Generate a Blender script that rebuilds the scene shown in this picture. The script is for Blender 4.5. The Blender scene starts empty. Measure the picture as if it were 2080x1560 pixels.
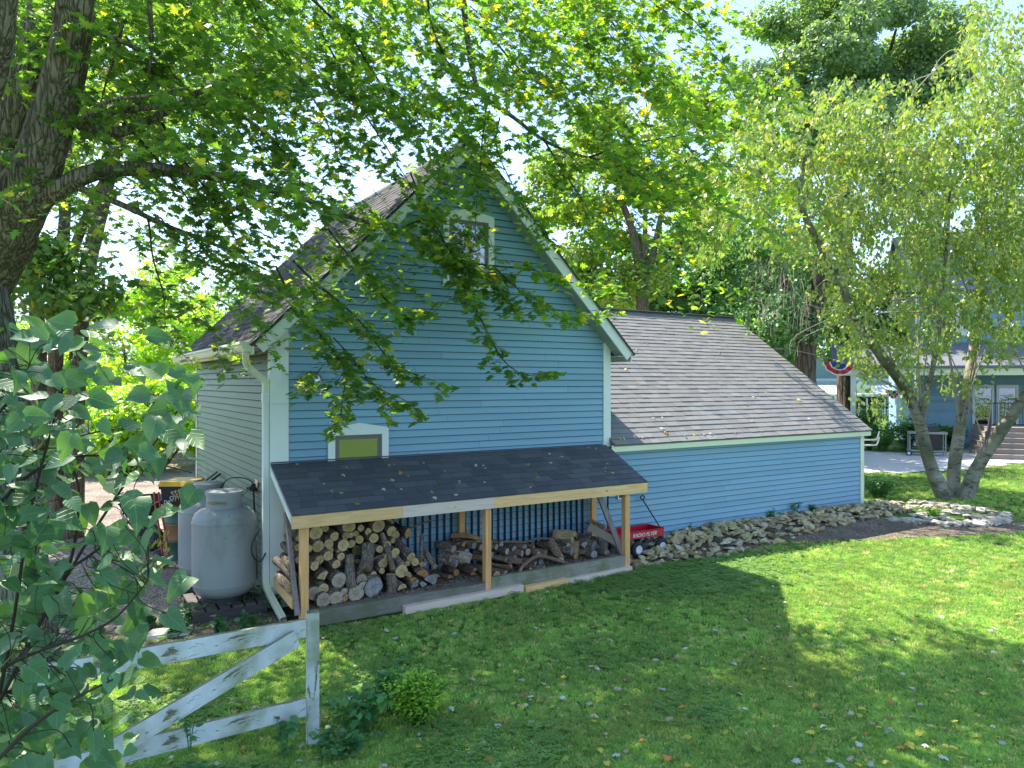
import bpy, math, random
import numpy as np
from mathutils import Vector, Matrix
rnd = random.Random(7); rng = np.random.default_rng(7)
sc = bpy.context.scene; col = sc.collection
PI = math.pi

# ---------------------------------------------------------------- camera
YAW = math.radians(58.0); FPX = 1494.0; HOR = 777.0
CAM = Vector((-2.35, -9.42, 2.85))
FW = Vector((math.cos(YAW), math.sin(YAW), 0)); RT = Vector((math.sin(YAW), -math.cos(YAW), 0))
cd = bpy.data.cameras.new('camera'); cam = bpy.data.objects.new('camera', cd); col.objects.link(cam)
cam.location = CAM; cam.rotation_euler = (PI/2, 0, YAW - PI/2)
cd.sensor_width = 36; cd.lens = FPX/2080*36; cd.shift_y = -3.0/2080; cd.clip_start = 0.05; cd.clip_end = 2000
sc.camera = cam
# ---------------------------------------------------------------- light
SUNV = Vector((-0.20, 0.70, 1.0)).normalized()          # towards the sun
SUN_EL = math.asin(SUNV.z)
w = bpy.data.worlds.new('World'); sc.world = w; w.use_nodes = True
nt = w.node_tree; nt.nodes.clear()
wo = nt.nodes.new('ShaderNodeOutputWorld'); bg = nt.nodes.new('ShaderNodeBackground'); sk = nt.nodes.new('ShaderNodeTexSky')
sk.sky_type = 'NISHITA'; sk.sun_disc = False; sk.sun_elevation = SUN_EL
sk.sun_rotation = math.atan2(SUNV.x, SUNV.y); sk.air_density = 1.0; sk.dust_density = 0.6; sk.ozone_density = 2.6
bg.inputs['Strength'].default_value = 0.15
# thin high cloud: whitens the sky in wisps and towards the horizon
tc = nt.nodes.new('ShaderNodeTexCoord'); sep = nt.nodes.new('ShaderNodeSeparateXYZ'); nt.links.new(tc.outputs['Generated'], sep.inputs[0])
mp = nt.nodes.new('ShaderNodeMapping'); mp.inputs['Scale'].default_value = (1.6, 1.6, 6.0); nt.links.new(tc.outputs['Generated'], mp.inputs[0])
nz = nt.nodes.new('ShaderNodeTexNoise'); nz.inputs['Scale'].default_value = 2.2; nz.inputs['Detail'].default_value = 7; nz.inputs['Roughness'].default_value = 0.55
nz.inputs['Distortion'].default_value = 0.6
nt.links.new(mp.outputs[0], nz.inputs['Vector'])
cr = nt.nodes.new('ShaderNodeMapRange'); cr.inputs[1].default_value = 0.40; cr.inputs[2].default_value = 0.68; cr.inputs[3].default_value = 0.05; cr.inputs[4].default_value = 0.6
nt.links.new(nz.outputs[0], cr.inputs[0])
hz = nt.nodes.new('ShaderNodeMapRange'); hz.inputs[1].default_value = 0.0; hz.inputs[2].default_value = 0.32; hz.inputs[3].default_value = 0.85; hz.inputs[4].default_value = 0.0
nt.links.new(sep.outputs[2], hz.inputs[0])
mx = nt.nodes.new('ShaderNodeMath'); mx.operation = 'MAXIMUM'; nt.links.new(cr.outputs[0], mx.inputs[0]); nt.links.new(hz.outputs[0], mx.inputs[1])
cm = nt.nodes.new('ShaderNodeMix'); cm.data_type = 'RGBA'
nt.links.new(mx.outputs[0], cm.inputs[0]); nt.links.new(sk.outputs[0], cm.inputs[6]); cm.inputs[7].default_value = (1.8, 2.6, 4.2, 1)
nt.links.new(cm.outputs[2], bg.inputs['Color']); nt.links.new(bg.outputs[0], wo.inputs[0])
sd = bpy.data.lights.new('sun', 'SUN'); so = bpy.data.objects.new('sun', sd); col.objects.link(so)
sd.energy = 4.6; sd.angle = math.radians(0.53); sd.color = (1.0, 0.93, 0.82)
so.rotation_euler = SUNV.to_track_quat('Z', 'Y').to_euler(); so.location = (0, 0, 30)
vs = sc.view_settings; vs.view_transform = 'Standard'; vs.look = 'None'; vs.gamma = 1; vs.use_curve_mapping = False
vs.exposure = 1.6
sc.cycles.max_bounces = 8; sc.cycles.diffuse_bounces = 4; sc.cycles.transmission_bounces = 5; sc.cycles.transparent_max_bounces = 6

# ---------------------------------------------------------------- helpers
def ray(px, py): return FW + RT*((px-1040)/FPX) + Vector((0, 0, (HOR-py)/FPX))
def atD(px, py, D): return CAM + ray(px, py)*D
def aty(px, py, y):
    d = ray(px, py); return CAM + d*((y-CAM.y)/d.y)
def atz(px, py, z):
    d = ray(px, py); return CAM + d*((z-CAM.z)/d.z)
def proj(p):
    d = Vector(p)-CAM; D = d.dot(FW); return 1040+FPX*d.dot(RT)/D, HOR-FPX*d.z/D, D
def sstep(a, b, x):
    t = min(1, max(0, (x-a)/(b-a))); return t*t*(3-2*t)
def gz(x, y):
    return 0.20*sstep(5.0, 7.0, x)*sstep(-1.3, -0.1, y)*(1-sstep(12.0, 15.0, x))*(1-sstep(6, 9, y))
def wl(o): return o.location.copy()
def put(o, parent=None):
    col.objects.link(o)
    if parent is not None:
        o.parent = parent; o.matrix_parent_inverse = Matrix.Translation(-parent.location)
    return o
def tag(o, label=None, cat=None, group=None, kind=None):
    if label: o['label'] = label
    if cat: o['category'] = cat
    if group: o['group'] = group
    if kind: o['kind'] = kind
    return o
def thing(name, label, cat, loc=(0, 0, 0), group=None):
    o = bpy.data.objects.new(name, None); o.location = loc; o.empty_display_size = 0.1
    col.objects.link(o); return tag(o, label, cat, group)
class MB:
    def __init__(s): s.v = []; s.f = []; s.m = []
    def face(s, pts, m=0):
        b = len(s.v); s.v += [tuple(p) for p in pts]; s.f.append(tuple(range(b, b+len(pts)))); s.m.append(m)
    def hexa(s, p, m=0):                      # 8 points: bottom 4 (ccw), top 4
        b = len(s.v); s.v += [tuple(q) for q in p]
        for q in ((3,2,1,0),(4,5,6,7),(0,1,5,4),(1,2,6,5),(2,3,7,6),(3,0,4,7)): s.f.append(tuple(b+i for i in q)); s.m.append(m)
    def box(s, a, b, m=0):
        x0,y0,z0 = a; x1,y1,z1 = b
        s.hexa([(x0,y0,z0),(x1,y0,z0),(x1,y1,z0),(x0,y1,z0),(x0,y0,z1),(x1,y0,z1),(x1,y1,z1),(x0,y1,z1)], m)
    def beam(s, p0, p1, wd, ht, up=(0,0,1), m=0):
        p0 = Vector(p0); p1 = Vector(p1); d = (p1-p0).normalized(); u = Vector(up)
        sd_ = d.cross(u)
        if sd_.length < 1e-4: sd_ = d.cross(Vector((0,1,0)))
        sd_.normalize(); u = sd_.cross(d).normalized(); a = sd_*(wd/2); b = u*(ht/2)
        s.hexa([p0-a-b, p0+a-b, p1+a-b, p1-a-b, p0-a+b, p0+a+b, p1+a+b, p1-a+b], m)
    def tube(s, path, rad, n=8, cap=True, m=0, jit=0.0, rr=None):
        P = [Vector(p) for p in path]; rr = rr or rnd
        if not hasattr(rad, '__len__'): rad = [rad]*len(P)
        b = len(s.v); prev = None
        for i, p in enumerate(P):
            d = (P[min(i+1, len(P)-1)]-P[max(i-1, 0)]).normalized()
            if prev is None: u = d.orthogonal().normalized()
            else:
                u = prev-d*prev.dot(d)
                u = u.normalized() if u.length > 1e-5 else d.orthogonal().normalized()
            prev = u; v = d.cross(u)
            for k in range(n):
                a = 2*PI*k/n; r = rad[i]*(1+(rr.uniform(-jit, jit) if jit else 0)); s.v.append(tuple(p+(u*math.cos(a)+v*math.sin(a))*r))
        for i in range(len(P)-1):
            for k in range(n):
                k2 = (k+1) % n; s.f.append((b+i*n+k, b+i*n+k2, b+(i+1)*n+k2, b+(i+1)*n+k)); s.m.append(m)
        if cap:
            s.f.append(tuple(b+k for k in range(n))[::-1]); s.m.append(m)
            s.f.append(tuple(b+(len(P)-1)*n+k for k in range(n))); s.m.append(m)
    def lathe(s, prof, c=(0,0,0), n=24, m=0, a0=0.0, a1=2*PI):
        b = len(s.v); full = abs(a1-a0-2*PI) < 1e-6; k_ = n if full else n+1
        for r, z in prof:
            for k in range(k_):
                a = a0+(a1-a0)*k/n; s.v.append((c[0]+r*math.cos(a), c[1]+r*math.sin(a), c[2]+z))
        for i in range(len(prof)-1):
            for k in range(n):
                k2 = (k+1) % k_; s.f.append((b+i*k_+k, b+i*k_+k2, b+(i+1)*k_+k2, b+(i+1)*k_+k)); s.m.append(m)
    def mesh(s, name, mats, smooth=False):
        me = bpy.data.meshes.new(name); me.from_pydata(s.v, [], s.f)
        for mt in (mats if isinstance(mats, (list, tuple)) else [mats]): me.materials.append(mt)
        if len(me.materials) > 1: me.polygons.foreach_set('material_index', s.m)
        if smooth: me.polygons.foreach_set('use_smooth', [True]*len(me.polygons))
        me.update(); return me
    def obj(s, name, mats, parent=None, smooth=False, bevel=0):
        o = bpy.data.objects.new(name, s.mesh(name, mats, smooth))
        if bevel:
            bv = o.modifiers.new('bevel', 'BEVEL'); bv.width = bevel; bv.segments = 2; bv.limit_method = 'ANGLE'
        return put(o, parent)
def single(name, mats, parent, fn, **k):
    m = MB(); fn(m); return m.obj(name, mats, parent, **k)
def curve_pts(P, k=6):                       # Catmull-Rom through the points
    P = [Vector(p) for p in P]; out = []
    for i in range(len(P)-1):
        a = P[max(i-1,0)]; b = P[i]; c = P[i+1]; d = P[min(i+2,len(P)-1)]
        for j in range(k):
            t = j/k; out.append(0.5*((2*b)+(c-a)*t+(2*a-5*b+4*c-d)*t*t+(3*b-a-3*c+d)*t**3))
    return out+[P[-1]]
def lerp_list(L, n):
    out = []
    for i in range(n):
        t = i/(n-1)*(len(L)-1); k = min(int(t), len(L)-2); out.append(L[k]+(L[k+1]-L[k])*(t-k))
    return out
def cloud(name, tv, tf, pos, X, Y, Z, size, r, mat, parent=None):
    """many copies of a template polygon patch joined in one mesh; X,Y,Z (N,3) axes, r (N,) per copy value"""
    tv = np.asarray(tv, float); N = len(pos); k = len(tv)
    sz = np.asarray(size)[:, None, None]
    V = pos[:, None, :] + sz*(tv[None, :, 0, None]*X[:, None, :] + tv[None, :, 1, None]*Y[:, None, :] + tv[None, :, 2, None]*Z[:, None, :])
    V = V.reshape(-1, 3)
    tf = np.asarray(tf, int); F = (tf[None] + (np.arange(N)*k)[:, None, None]).reshape(-1, tf.shape[1])
    me = bpy.data.meshes.new(name); me.vertices.add(len(V)); me.vertices.foreach_set('co', V.ravel().astype(np.float32))
    me.loops.add(F.size); me.loops.foreach_set('vertex_index', F.ravel().astype(np.int32))
    me.polygons.add(len(F)); me.polygons.foreach_set('loop_start', np.arange(0, F.size, F.shape[1], dtype=np.int32))
    try: me.polygons.foreach_set('loop_total', np.full(len(F), F.shape[1], dtype=np.int32))
    except Exception: pass
    at = me.attributes.new('rnd', 'FLOAT', 'POINT'); at.data.foreach_set('value', np.repeat(r, k).astype(np.float32))
    lt = me.attributes.new('leafco', 'FLOAT_VECTOR', 'POINT'); lt.data.foreach_set('vector', np.tile(tv, (N, 1)).ravel().astype(np.float32))
    me.materials.append(mat); me.update(calc_edges=True); me.validate()
    o = bpy.data.objects.new(name, me); return put(o, parent)
def unit(a): return a/np.maximum(np.linalg.norm(a, axis=-1, keepdims=True), 1e-9)
def frames(nrm, fwd):
    Z = unit(nrm); Y = unit(fwd-(fwd*Z).sum(-1, keepdims=True)*Z); return np.cross(Y, Z), Y, Z

# ---------------------------------------------------------------- materials
class NT:
    def __init__(s, name, rough=0.6, spec=0.3):
        s.m = bpy.data.materials.new(name); s.m.use_nodes = True; s.t = s.m.node_tree; s.p = s.t.nodes['Principled BSDF']; s.out = s.t.nodes['Material Output']
        s.p.inputs['Roughness'].default_value = rough; s.p.inputs['Specular IOR Level'].default_value = spec
    def n(s, typ, **k):
        q = s.t.nodes.new(typ)
        for a, b in k.items():
            if a in q.inputs: q.inputs[a].default_value = b
            else: setattr(q, a, b)
        return q
    def l(s, a, b): s.t.links.new(a, b)
    def noise(s, scale, detail=4, rough=0.5, coord='Object', sc3=None, dist=0.0):
        c = s.n('ShaderNodeTexCoord'); o = c.outputs[coord]
        if sc3:
            mp = s.n('ShaderNodeMapping'); mp.inputs['Scale'].default_value = sc3; s.l(o, mp.inputs[0]); o = mp.outputs[0]
        q = s.n('ShaderNodeTexNoise', Scale=scale, Detail=detail, Roughness=rough, Distortion=dist); s.l(o, q.inputs['Vector']); return q.outputs[0]
    def rand(s, attr=True):
        oi = s.n('ShaderNodeObjectInfo').outputs['Random']
        if not attr: return oi
        at = s.n('ShaderNodeAttribute', attribute_name='rnd').outputs['Fac']
        a = s.n('ShaderNodeMath', operation='ADD'); s.l(oi, a.inputs[0]); s.l(at, a.inputs[1])
        f = s.n('ShaderNodeMath', operation='FRACT'); s.l(a.outputs[0], f.inputs[0]); return f.outputs[0]
    def ramp(s, fac, stops, interp='LINEAR'):
        r = s.n('ShaderNodeValToRGB'); r.color_ramp.interpolation = interp; e = r.color_ramp.elements
        while len(e) < len(stops): e.new(0.5)
        for i, (p, c) in enumerate(stops): e[i].position = p; e[i].color = (*c, 1)
        s.l(fac, r.inputs[0]); return r.outputs[0]
    def mix(s, fac, a, b, bt='MIX'):
        q = s.n('ShaderNodeMix', data_type='RGBA', blend_type=bt)
        for sock, v in ((q.inputs[0], fac), (q.inputs[6], a), (q.inputs[7], b)):
            if isinstance(v, (int, float)): sock.default_value = v
            elif isinstance(v, tuple): sock.default_value = (*v, 1)
            else: s.l(v, sock)
        return q.outputs[2]
    def mr(s, v, a, b, c, d):
        q = s.n('ShaderNodeMapRange'); q.inputs[1].default_value = a; q.inputs[2].default_value = b; q.inputs[3].default_value = c; q.inputs[4].default_value = d
        s.l(v, q.inputs[0]); return q.outputs[0]
    def base(s, v):
        if isinstance(v, tuple): s.p.inputs['Base Color'].default_value = (*v, 1)
        else: s.l(v, s.p.inputs['Base Color'])
        return s
    def bump(s, v, strength=0.3, dist=0.01):
        b = s.n('ShaderNodeBump'); b.inputs['Strength'].default_value = strength; b.inputs['Distance'].default_value = dist
        s.l(v, b.inputs['Height']); s.l(b.outputs[0], s.p.inputs['Normal']); return s
def varied(name, c, rough=0.6, spec=0.3, amp=0.18, scale=3, dirt=None, dscale=2.0, dth=(0.5, 0.75), bumps=None, ramp_amp=0.1, sc3=None):
    m = NT(name, rough, spec); d = tuple(x*(1-amp) for x in c); u = tuple(min(1, x*(1+amp)) for x in c)
    cc = m.ramp(m.noise(scale, 5, sc3=sc3), [(0.3, d), (0.7, u)])
    rv = m.rand(); k = m.mr(rv, 0, 1, 1-ramp_amp, 1+ramp_amp)
    g = m.n('ShaderNodeCombineColor'); [m.l(k, g.inputs[i]) for i in range(3)]
    cc = m.mix(1.0, cc, g.outputs[0], 'MULTIPLY')
    if dirt: cc = m.mix(m.mr(m.noise(dscale, 7, 0.65, sc3=sc3), dth[0], dth[1], 0, 1), cc, dirt)
    m.base(cc)
    if bumps: m.bump(m.noise(bumps[0], 4, 0.6, sc3=sc3), bumps[1], bumps[2])
    return m.m
M = {}
M['blue'] = varied('blue_paint', (0.195, 0.355, 0.465), 0.5, 0.4, 0.08, 1.2, (0.235, 0.37, 0.44), 1.1, (0.45, 0.8), (90, 0.12, 0.002), 0.07, (0.3, 0.3, 3))
M['blue2'] = varied('side_paint_green_bounce', (0.125, 0.175, 0.13), 0.45, 0.45, 0.08, 1.0, (0.105, 0.145, 0.10), 1.4, (0.5, 0.8), (90, 0.12, 0.002), 0.06, (3, 0.5, 3))  # side wall boards: green light bounced off foliage is painted into the colour
M['white'] = varied('white_trim', (0.70, 0.73, 0.69), 0.45, 0.4, 0.04, 2, (0.55, 0.57, 0.5), 3, (0.55, 0.9), None, 0.03)
M['cream'] = varied('cream_trim', (0.68, 0.70, 0.50), 0.5, 0.3, 0.04, 2)
M['sash'] = varied('taupe_sash', (0.16, 0.14, 0.125), 0.5, 0.4, 0.05)
M['soffit'] = varied('soffit_paint', (0.42, 0.44, 0.40), 0.6, 0.3, 0.06, 3)
def shingle_mat(name, stops, gs=160):
    m = NT(name, 0.92, 0.2); c = m.ramp(m.rand(), stops)
    c = m.mix(0.55, c, m.ramp(m.noise(gs, 2, 0.6), [(0.35, (0.5,)*3), (0.65, (1.0,)*3)]), 'MULTIPLY')
    m.base(c); m.bump(m.noise(gs, 2), 0.5, 0.004); return m.m
M['sh_dark'] = shingle_mat('charcoal_shingle', [(0, (0.088, 0.092, 0.106)), (0.5, (0.106, 0.110, 0.125)), (1, (0.130, 0.135, 0.150))])
M['sh_grey'] = shingle_mat('weathered_grey_shingle', [(0, (0.205, 0.198, 0.192)), (0.4, (0.228, 0.220, 0.213)), (0.75, (0.240, 0.231, 0.223)), (1, (0.262, 0.253, 0.244))])
M['sh_barn'] = shingle_mat('brown_grey_shingle', [(0, (0.055, 0.052, 0.056)), (0.5, (0.075, 0.071, 0.075)), (1, (0.10, 0.095, 0.097))])
def wood(name, a, b, knot=None, rough=0.65, sc3=(1, 14, 14), scale=3.0, moss=None, bstr=0.25, ra=0.1):
    m = NT(name, rough, 0.25)
    n1 = m.noise(scale, 6, 0.6, sc3=sc3, dist=0.7)
    c = m.ramp(n1, [(0.25, a), (0.5, tuple((x+y)/2 for x, y in zip(a, b))), (0.72, b)])
    if knot:
        vo = m.n('ShaderNodeTexVoronoi', Scale=2.2); tcn = m.n('ShaderNodeTexCoord'); mpn = m.n('ShaderNodeMapping'); mpn.inputs['Scale'].default_value = (1, 2.0, 2.0)
        m.l(tcn.outputs['Object'], mpn.inputs[0]); m.l(mpn.outputs[0], vo.inputs['Vector'])
        c = m.mix(m.mr(vo.outputs['Distance'], 0.03, 0.07, 1, 0), c, knot)
    if moss: c = m.mix(m.mr(m.noise(2.5, 6, 0.65), 0.45, 0.62, 0, 0.85), c, moss)
    k = m.mr(m.rand(), 0, 1, 1-ra, 1+ra); g = m.n('ShaderNodeCombineColor'); [m.l(k, g.inputs[i]) for i in range(3)]
    m.base(m.mix(1.0, c, g.outputs[0], 'MULTIPLY')); m.bump(n1, bstr, 0.006); return m.m
M['pine'] = wood('fresh_pine', (0.653, 0.375, 0.147), (0.900, 0.587, 0.282), (0.180, 0.062, 0.024))
M['pine_v'] = wood('fresh_pine_upright', (0.584, 0.275, 0.098), (0.835, 0.475, 0.209), None, sc3=(14, 14, 1))
M['pine_pale'] = wood('pale_pine', (0.605, 0.456, 0.351), (0.798, 0.630, 0.521), (0.242, 0.130, 0.085))
M['grey_wood'] = wood('weathered_wood', (0.13, 0.11, 0.095), (0.27, 0.235, 0.20), None, moss=(0.12, 0.13, 0.07))
M['grey_wood_v'] = wood('weathered_brace_wood', (0.15, 0.12, 0.11), (0.30, 0.26, 0.25), None, sc3=(14, 14, 1))
M['mossy_wood'] = wood('mossy_sill_wood', (0.20, 0.19, 0.14), (0.33, 0.30, 0.24), None, moss=(0.13, 0.16, 0.07))
# peeling white fence paint over mossy wood
def fence_mat(s3=(1, 1, 4.5)):
    m = NT('peeling_white_paint', 0.6, 0.3)
    n1 = m.noise(3.6, 9, 0.72, sc3=s3, dist=0.4)
    wood_c = m.ramp(m.noise(5, 6, 0.6, sc3=(1.2, 1.2, 10)), [(0.3, (0.10, 0.095, 0.055)), (0.55, (0.20, 0.20, 0.12)), (0.75, (0.33, 0.31, 0.24))])
    white = m.ramp(m.noise(2.5, 6, 0.6), [(0.38, (0.30, 0.33, 0.22)), (0.50, (0.50, 0.53, 0.49)), (0.66, (0.66, 0.69, 0.71))])
    geo = m.n('ShaderNodeNewGeometry'); sp = m.n('ShaderNodeSeparateXYZ'); m.l(geo.outputs['Normal'], sp.inputs[0])
    up = m.mr(sp.outputs[2], 0.3, 0.8, 0, 0.22)
    a = m.n('ShaderNodeMath', operation='ADD'); m.l(n1, a.inputs[0]); m.l(up, a.inputs[1])
    fac = m.mr(a.outputs[0], 0.575, 0.60, 0, 1)
    m.base(m.mix(fac, white, wood_c)); inv = m.mr(fac, 0, 1, 1, 0); m.bump(inv, 0.5, 0.004); return m.m
M['fence'] = fence_mat(); M['fence_v'] = fence_mat((4.5, 4.5, 1))
def bark_mat(name, a, b, c, sc3, scale, strength=0.9, dist=0.04, moss=None):
    m = NT(name, 0.9, 0.15)
    cdn = m.n('ShaderNodeTexCoord'); mpn = m.n('ShaderNodeMapping'); mpn.inputs['Scale'].default_value = sc3; m.l(cdn.outputs['Object'], mpn.inputs[0])
    nn = m.n('ShaderNodeTexNoise', Scale=scale*0.8, Detail=3); m.l(mpn.outputs[0], nn.inputs['Vector'])
    mxv = m.mix(0.18, mpn.outputs[0], nn.outputs['Color'])
    vo = m.n('ShaderNodeTexVoronoi', Scale=scale, feature='DISTANCE_TO_EDGE'); m.l(mxv, vo.inputs['Vector'])
    fine = m.noise(scale*4, 6, 0.7, sc3=sc3)
    h = m.n('ShaderNodeMath', operation='MULTIPLY_ADD'); m.l(m.mr(vo.outputs['Distance'], 0, 0.28, 0, 1), h.inputs[0]); h.inputs[1].default_value = 0.75; m.l(fine, h.inputs[2])
    cc = m.ramp(h.outputs[0], [(0.35, a), (0.75, b), (1.0, c)])
    if moss: cc = m.mix(m.mr(m.noise(1.6, 6, 0.6), 0.45, 0.65, 0, 0.6), cc, moss)
    m.base(cc); m.bump(h.outputs[0], strength, dist); return m.m
M['bark_maple'] = bark_mat('maple_bark', (0.035, 0.026, 0.018), (0.24, 0.19, 0.125), (0.42, 0.34, 0.23), (1, 1, 0.12), 17, 1.0, 0.035, (0.10, 0.105, 0.045))
M['bark_furrow'] = bark_mat('furrowed_bark', (0.03, 0.025, 0.018), (0.20, 0.19, 0.14), (0.34, 0.33, 0.26), (1, 1, 0.09), 17, 1.0, 0.06)
M['bark_back'] = bark_mat('brown_bark', (0.05, 0.035, 0.022), (0.17, 0.125, 0.085), (0.24, 0.185, 0.13), (1, 1, 0.18), 20, 0.8, 0.03)
M['twig'] = varied('twig_bark', (0.055, 0.045, 0.033), 0.85, 0.1, 0.2, 20)
M['bark_dark'] = bark_mat('dark_bark', (0.03, 0.022, 0.018), (0.09, 0.068, 0.052), (0.14, 0.11, 0.09), (1, 1, 0.2), 6, 0.6, 0.05)
def birch():
    m = NT('birch_bark', 0.7, 0.25)
    n1 = m.noise(1.6, 6, 0.65); n2 = m.noise(4, 7, 0.75, sc3=(1, 1, 2.6), dist=0.8)
    c = m.ramp(n1, [(0.34, (0.11, 0.11, 0.065)), (0.50, (0.22, 0.20, 0.14)), (0.68, (0.40, 0.36, 0.29))])
    c = m.mix(m.mr(n2, 0.52, 0.60, 0, 0.9), c, (0.07, 0.055, 0.035))
    m.base(c); m.bump(n2, 0.5, 0.02); return m.m
M['birch'] = birch()
def leaf_mat(name, stops, trans=0.4, tcol=1.6, rough=0.42, spec=0.4, noise_amp=True, veins=0, patch=False):
    m = NT(name, rough, spec); r = m.rand()
    c = m.ramp(r, stops)
    if veins:
        at = m.n('ShaderNodeAttribute', attribute_name='leafco'); sx = m.n('ShaderNodeSeparateXYZ'); m.l(at.outputs['Vector'], sx.inputs[0])
        ab = m.n('ShaderNodeMath', operation='ABSOLUTE'); m.l(sx.outputs[0], ab.inputs[0])
        mid = m.mr(ab.outputs[0], 0.008, 0.022, 1, 0)
        q1 = m.n('ShaderNodeMath', operation='MULTIPLY_ADD'); m.l(ab.outputs[0], q1.inputs[0]); q1.inputs[1].default_value = -0.8; m.l(sx.outputs[1], q1.inputs[2])
        q2 = m.n('ShaderNodeMath', operation='MULTIPLY'); m.l(q1.outputs[0], q2.inputs[0]); q2.inputs[1].default_value = veins
        q3 = m.n('ShaderNodeMath', operation='FRACT'); m.l(q2.outputs[0], q3.inputs[0]); side = m.mr(q3.outputs[0], 0.0, 0.10, 1, 0)
        vx = m.n('ShaderNodeMath', operation='MAXIMUM'); m.l(mid, vx.inputs[0]); m.l(side, vx.inputs[1])
        vf = m.mr(vx.outputs[0], 0, 1, 0, 0.38); c = m.mix(vf, c, (0.26, 0.40, 0.20))
        ds = m.noise(22, 3, 0.6); c = m.mix(m.mr(ds, 0.66, 0.72, 0, 0.6), c, (0.16, 0.13, 0.05))
        m.bump(m.mr(vx.outputs[0], 0, 1, 1, 0), 0.35, 0.004)
    if patch:
        oi = m.n('ShaderNodeObjectInfo'); n1 = m.n('ShaderNodeTexNoise', Scale=1.3, Detail=4, Roughness=0.65); m.l(oi.outputs['Location'], n1.inputs['Vector'])
        k1 = m.mr(n1.outputs[0], 0.35, 0.68, 0.78, 1.2); g1 = m.n('ShaderNodeCombineColor'); [m.l(k1, g1.inputs[i]) for i in range(3)]; c = m.mix(1.0, c, g1.outputs[0], 'MULTIPLY')
        n2 = m.n('ShaderNodeTexNoise', Scale=0.55, Detail=3); m.l(oi.outputs['Location'], n2.inputs['Vector']); c = m.mix(m.mr(n2.outputs[0], 0.52, 0.68, 0, 0.45), c, (0.30, 0.31, 0.10))
    if noise_amp:
        n = m.noise(0.9, 2, coord='Object'); k = m.mr(n, 0.3, 0.7, 0.72, 1.3); g = m.n('ShaderNodeCombineColor'); [m.l(k, g.inputs[i]) for i in range(3)]
        c = m.mix(1.0, c, g.outputs[0], 'MULTIPLY')
    m.base(c)
    tr = m.n('ShaderNodeBsdfTranslucent'); tcn = m.mix(1.0, c, (tcol*1.25, tcol*1.35, tcol*0.45), 'MULTIPLY'); m.l(tcn, tr.inputs[0])
    ms = m.n('ShaderNodeMixShader'); ms.inputs[0].default_value = trans; m.l(m.p.outputs[0], ms.inputs[1]); m.l(tr.outputs[0], ms.inputs[2]); m.l(ms.outputs[0], m.out.inputs[0])
    return m.m
G1 = [(0, (0.070, 0.136, 0.043)), (0.35, (0.096, 0.182, 0.049)), (0.75, (0.138, 0.233, 0.049)), (0.95, (0.218, 0.298, 0.049)), (0.985, (0.467, 0.426, 0.054)), (1, (0.654, 0.438, 0.073))]
M['maple'] = leaf_mat('maple_leaf', G1, 0.48, 1.75, 0.42, 0.4, True, 4.0)
M['maple_y'] = leaf_mat('maple_leaf_turning', [(0, (0.094, 0.194, 0.037)), (0.5, (0.150, 0.250, 0.037)), (0.85, (0.263, 0.325, 0.044)), (0.96, (0.450, 0.413, 0.050)), (1, (0.562, 0.325, 0.062))], 0.55, 1.8)
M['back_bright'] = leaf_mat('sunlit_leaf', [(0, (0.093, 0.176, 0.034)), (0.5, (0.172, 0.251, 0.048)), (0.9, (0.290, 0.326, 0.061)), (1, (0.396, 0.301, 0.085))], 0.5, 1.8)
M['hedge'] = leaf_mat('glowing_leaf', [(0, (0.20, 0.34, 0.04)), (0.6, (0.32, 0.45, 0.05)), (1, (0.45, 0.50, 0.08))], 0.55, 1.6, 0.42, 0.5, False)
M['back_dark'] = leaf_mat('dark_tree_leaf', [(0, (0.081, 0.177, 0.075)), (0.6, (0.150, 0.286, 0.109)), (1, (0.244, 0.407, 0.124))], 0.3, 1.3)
M['tall'] = leaf_mat('grey_green_leaf', [(0, (0.13, 0.20, 0.12)), (0.6, (0.19, 0.28, 0.14)), (1, (0.28, 0.38, 0.15))], 0.45, 1.4, 0.42, 0.5, False)
M['back_mid'] = leaf_mat('mid_tree_leaf', [(0, (0.070, 0.155, 0.039)), (0.6, (0.116, 0.217, 0.046)), (0.92, (0.202, 0.295, 0.054)), (1, (0.465, 0.310, 0.062))], 0.4, 1.5)
M['birch_leaf'] = leaf_mat('birch_leaf', [(0, (0.190, 0.280, 0.067)), (0.4, (0.213, 0.314, 0.067)), (0.8, (0.336, 0.403, 0.101)), (0.97, (0.448, 0.448, 0.157)), (1, (0.504, 0.314, 0.134))], 0.35, 1.3, 0.32, 0.7, False)
M['shrub_leaf'] = leaf_mat('blue_green_leaf', [(0, (0.053, 0.144, 0.045)), (0.3, (0.079, 0.183, 0.075)), (0.75, (0.111, 0.221, 0.102)), (0.9, (0.105, 0.221, 0.062)), (1, (0.179, 0.310, 0.045))], 0.3, 1.4, 0.45, 0.4, True, 5.0)
M['weed'] = leaf_mat('weed_leaf', [(0, (0.044, 0.125, 0.044)), (0.6, (0.075, 0.200, 0.075)), (1, (0.125, 0.275, 0.062))], 0.35, 1.4)
M['clover'] = leaf_mat('clover_leaf', [(0, (0.15, 0.27, 0.07)), (1, (0.23, 0.37, 0.10))], 0.35, 1.3, 0.5, 0.35, False)
M['lap_shadow'] = varied('painted_lap_shadow', (0.04, 0.085, 0.12), 0.8, 0.2, 0.1)  # shadow line under each siding lap, painted as a dark board edge
M['lap_shadow_side'] = varied('painted_lap_shadow_side', (0.03, 0.045, 0.035), 0.8, 0.2, 0.1)  # same painted lap shadow, for the side wall boards
M['lime'] = leaf_mat('lime_leaf', [(0, (0.126, 0.277, 0.031)), (0.6, (0.215, 0.378, 0.037)), (1, (0.328, 0.428, 0.050))], 0.35, 1.3)
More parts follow.
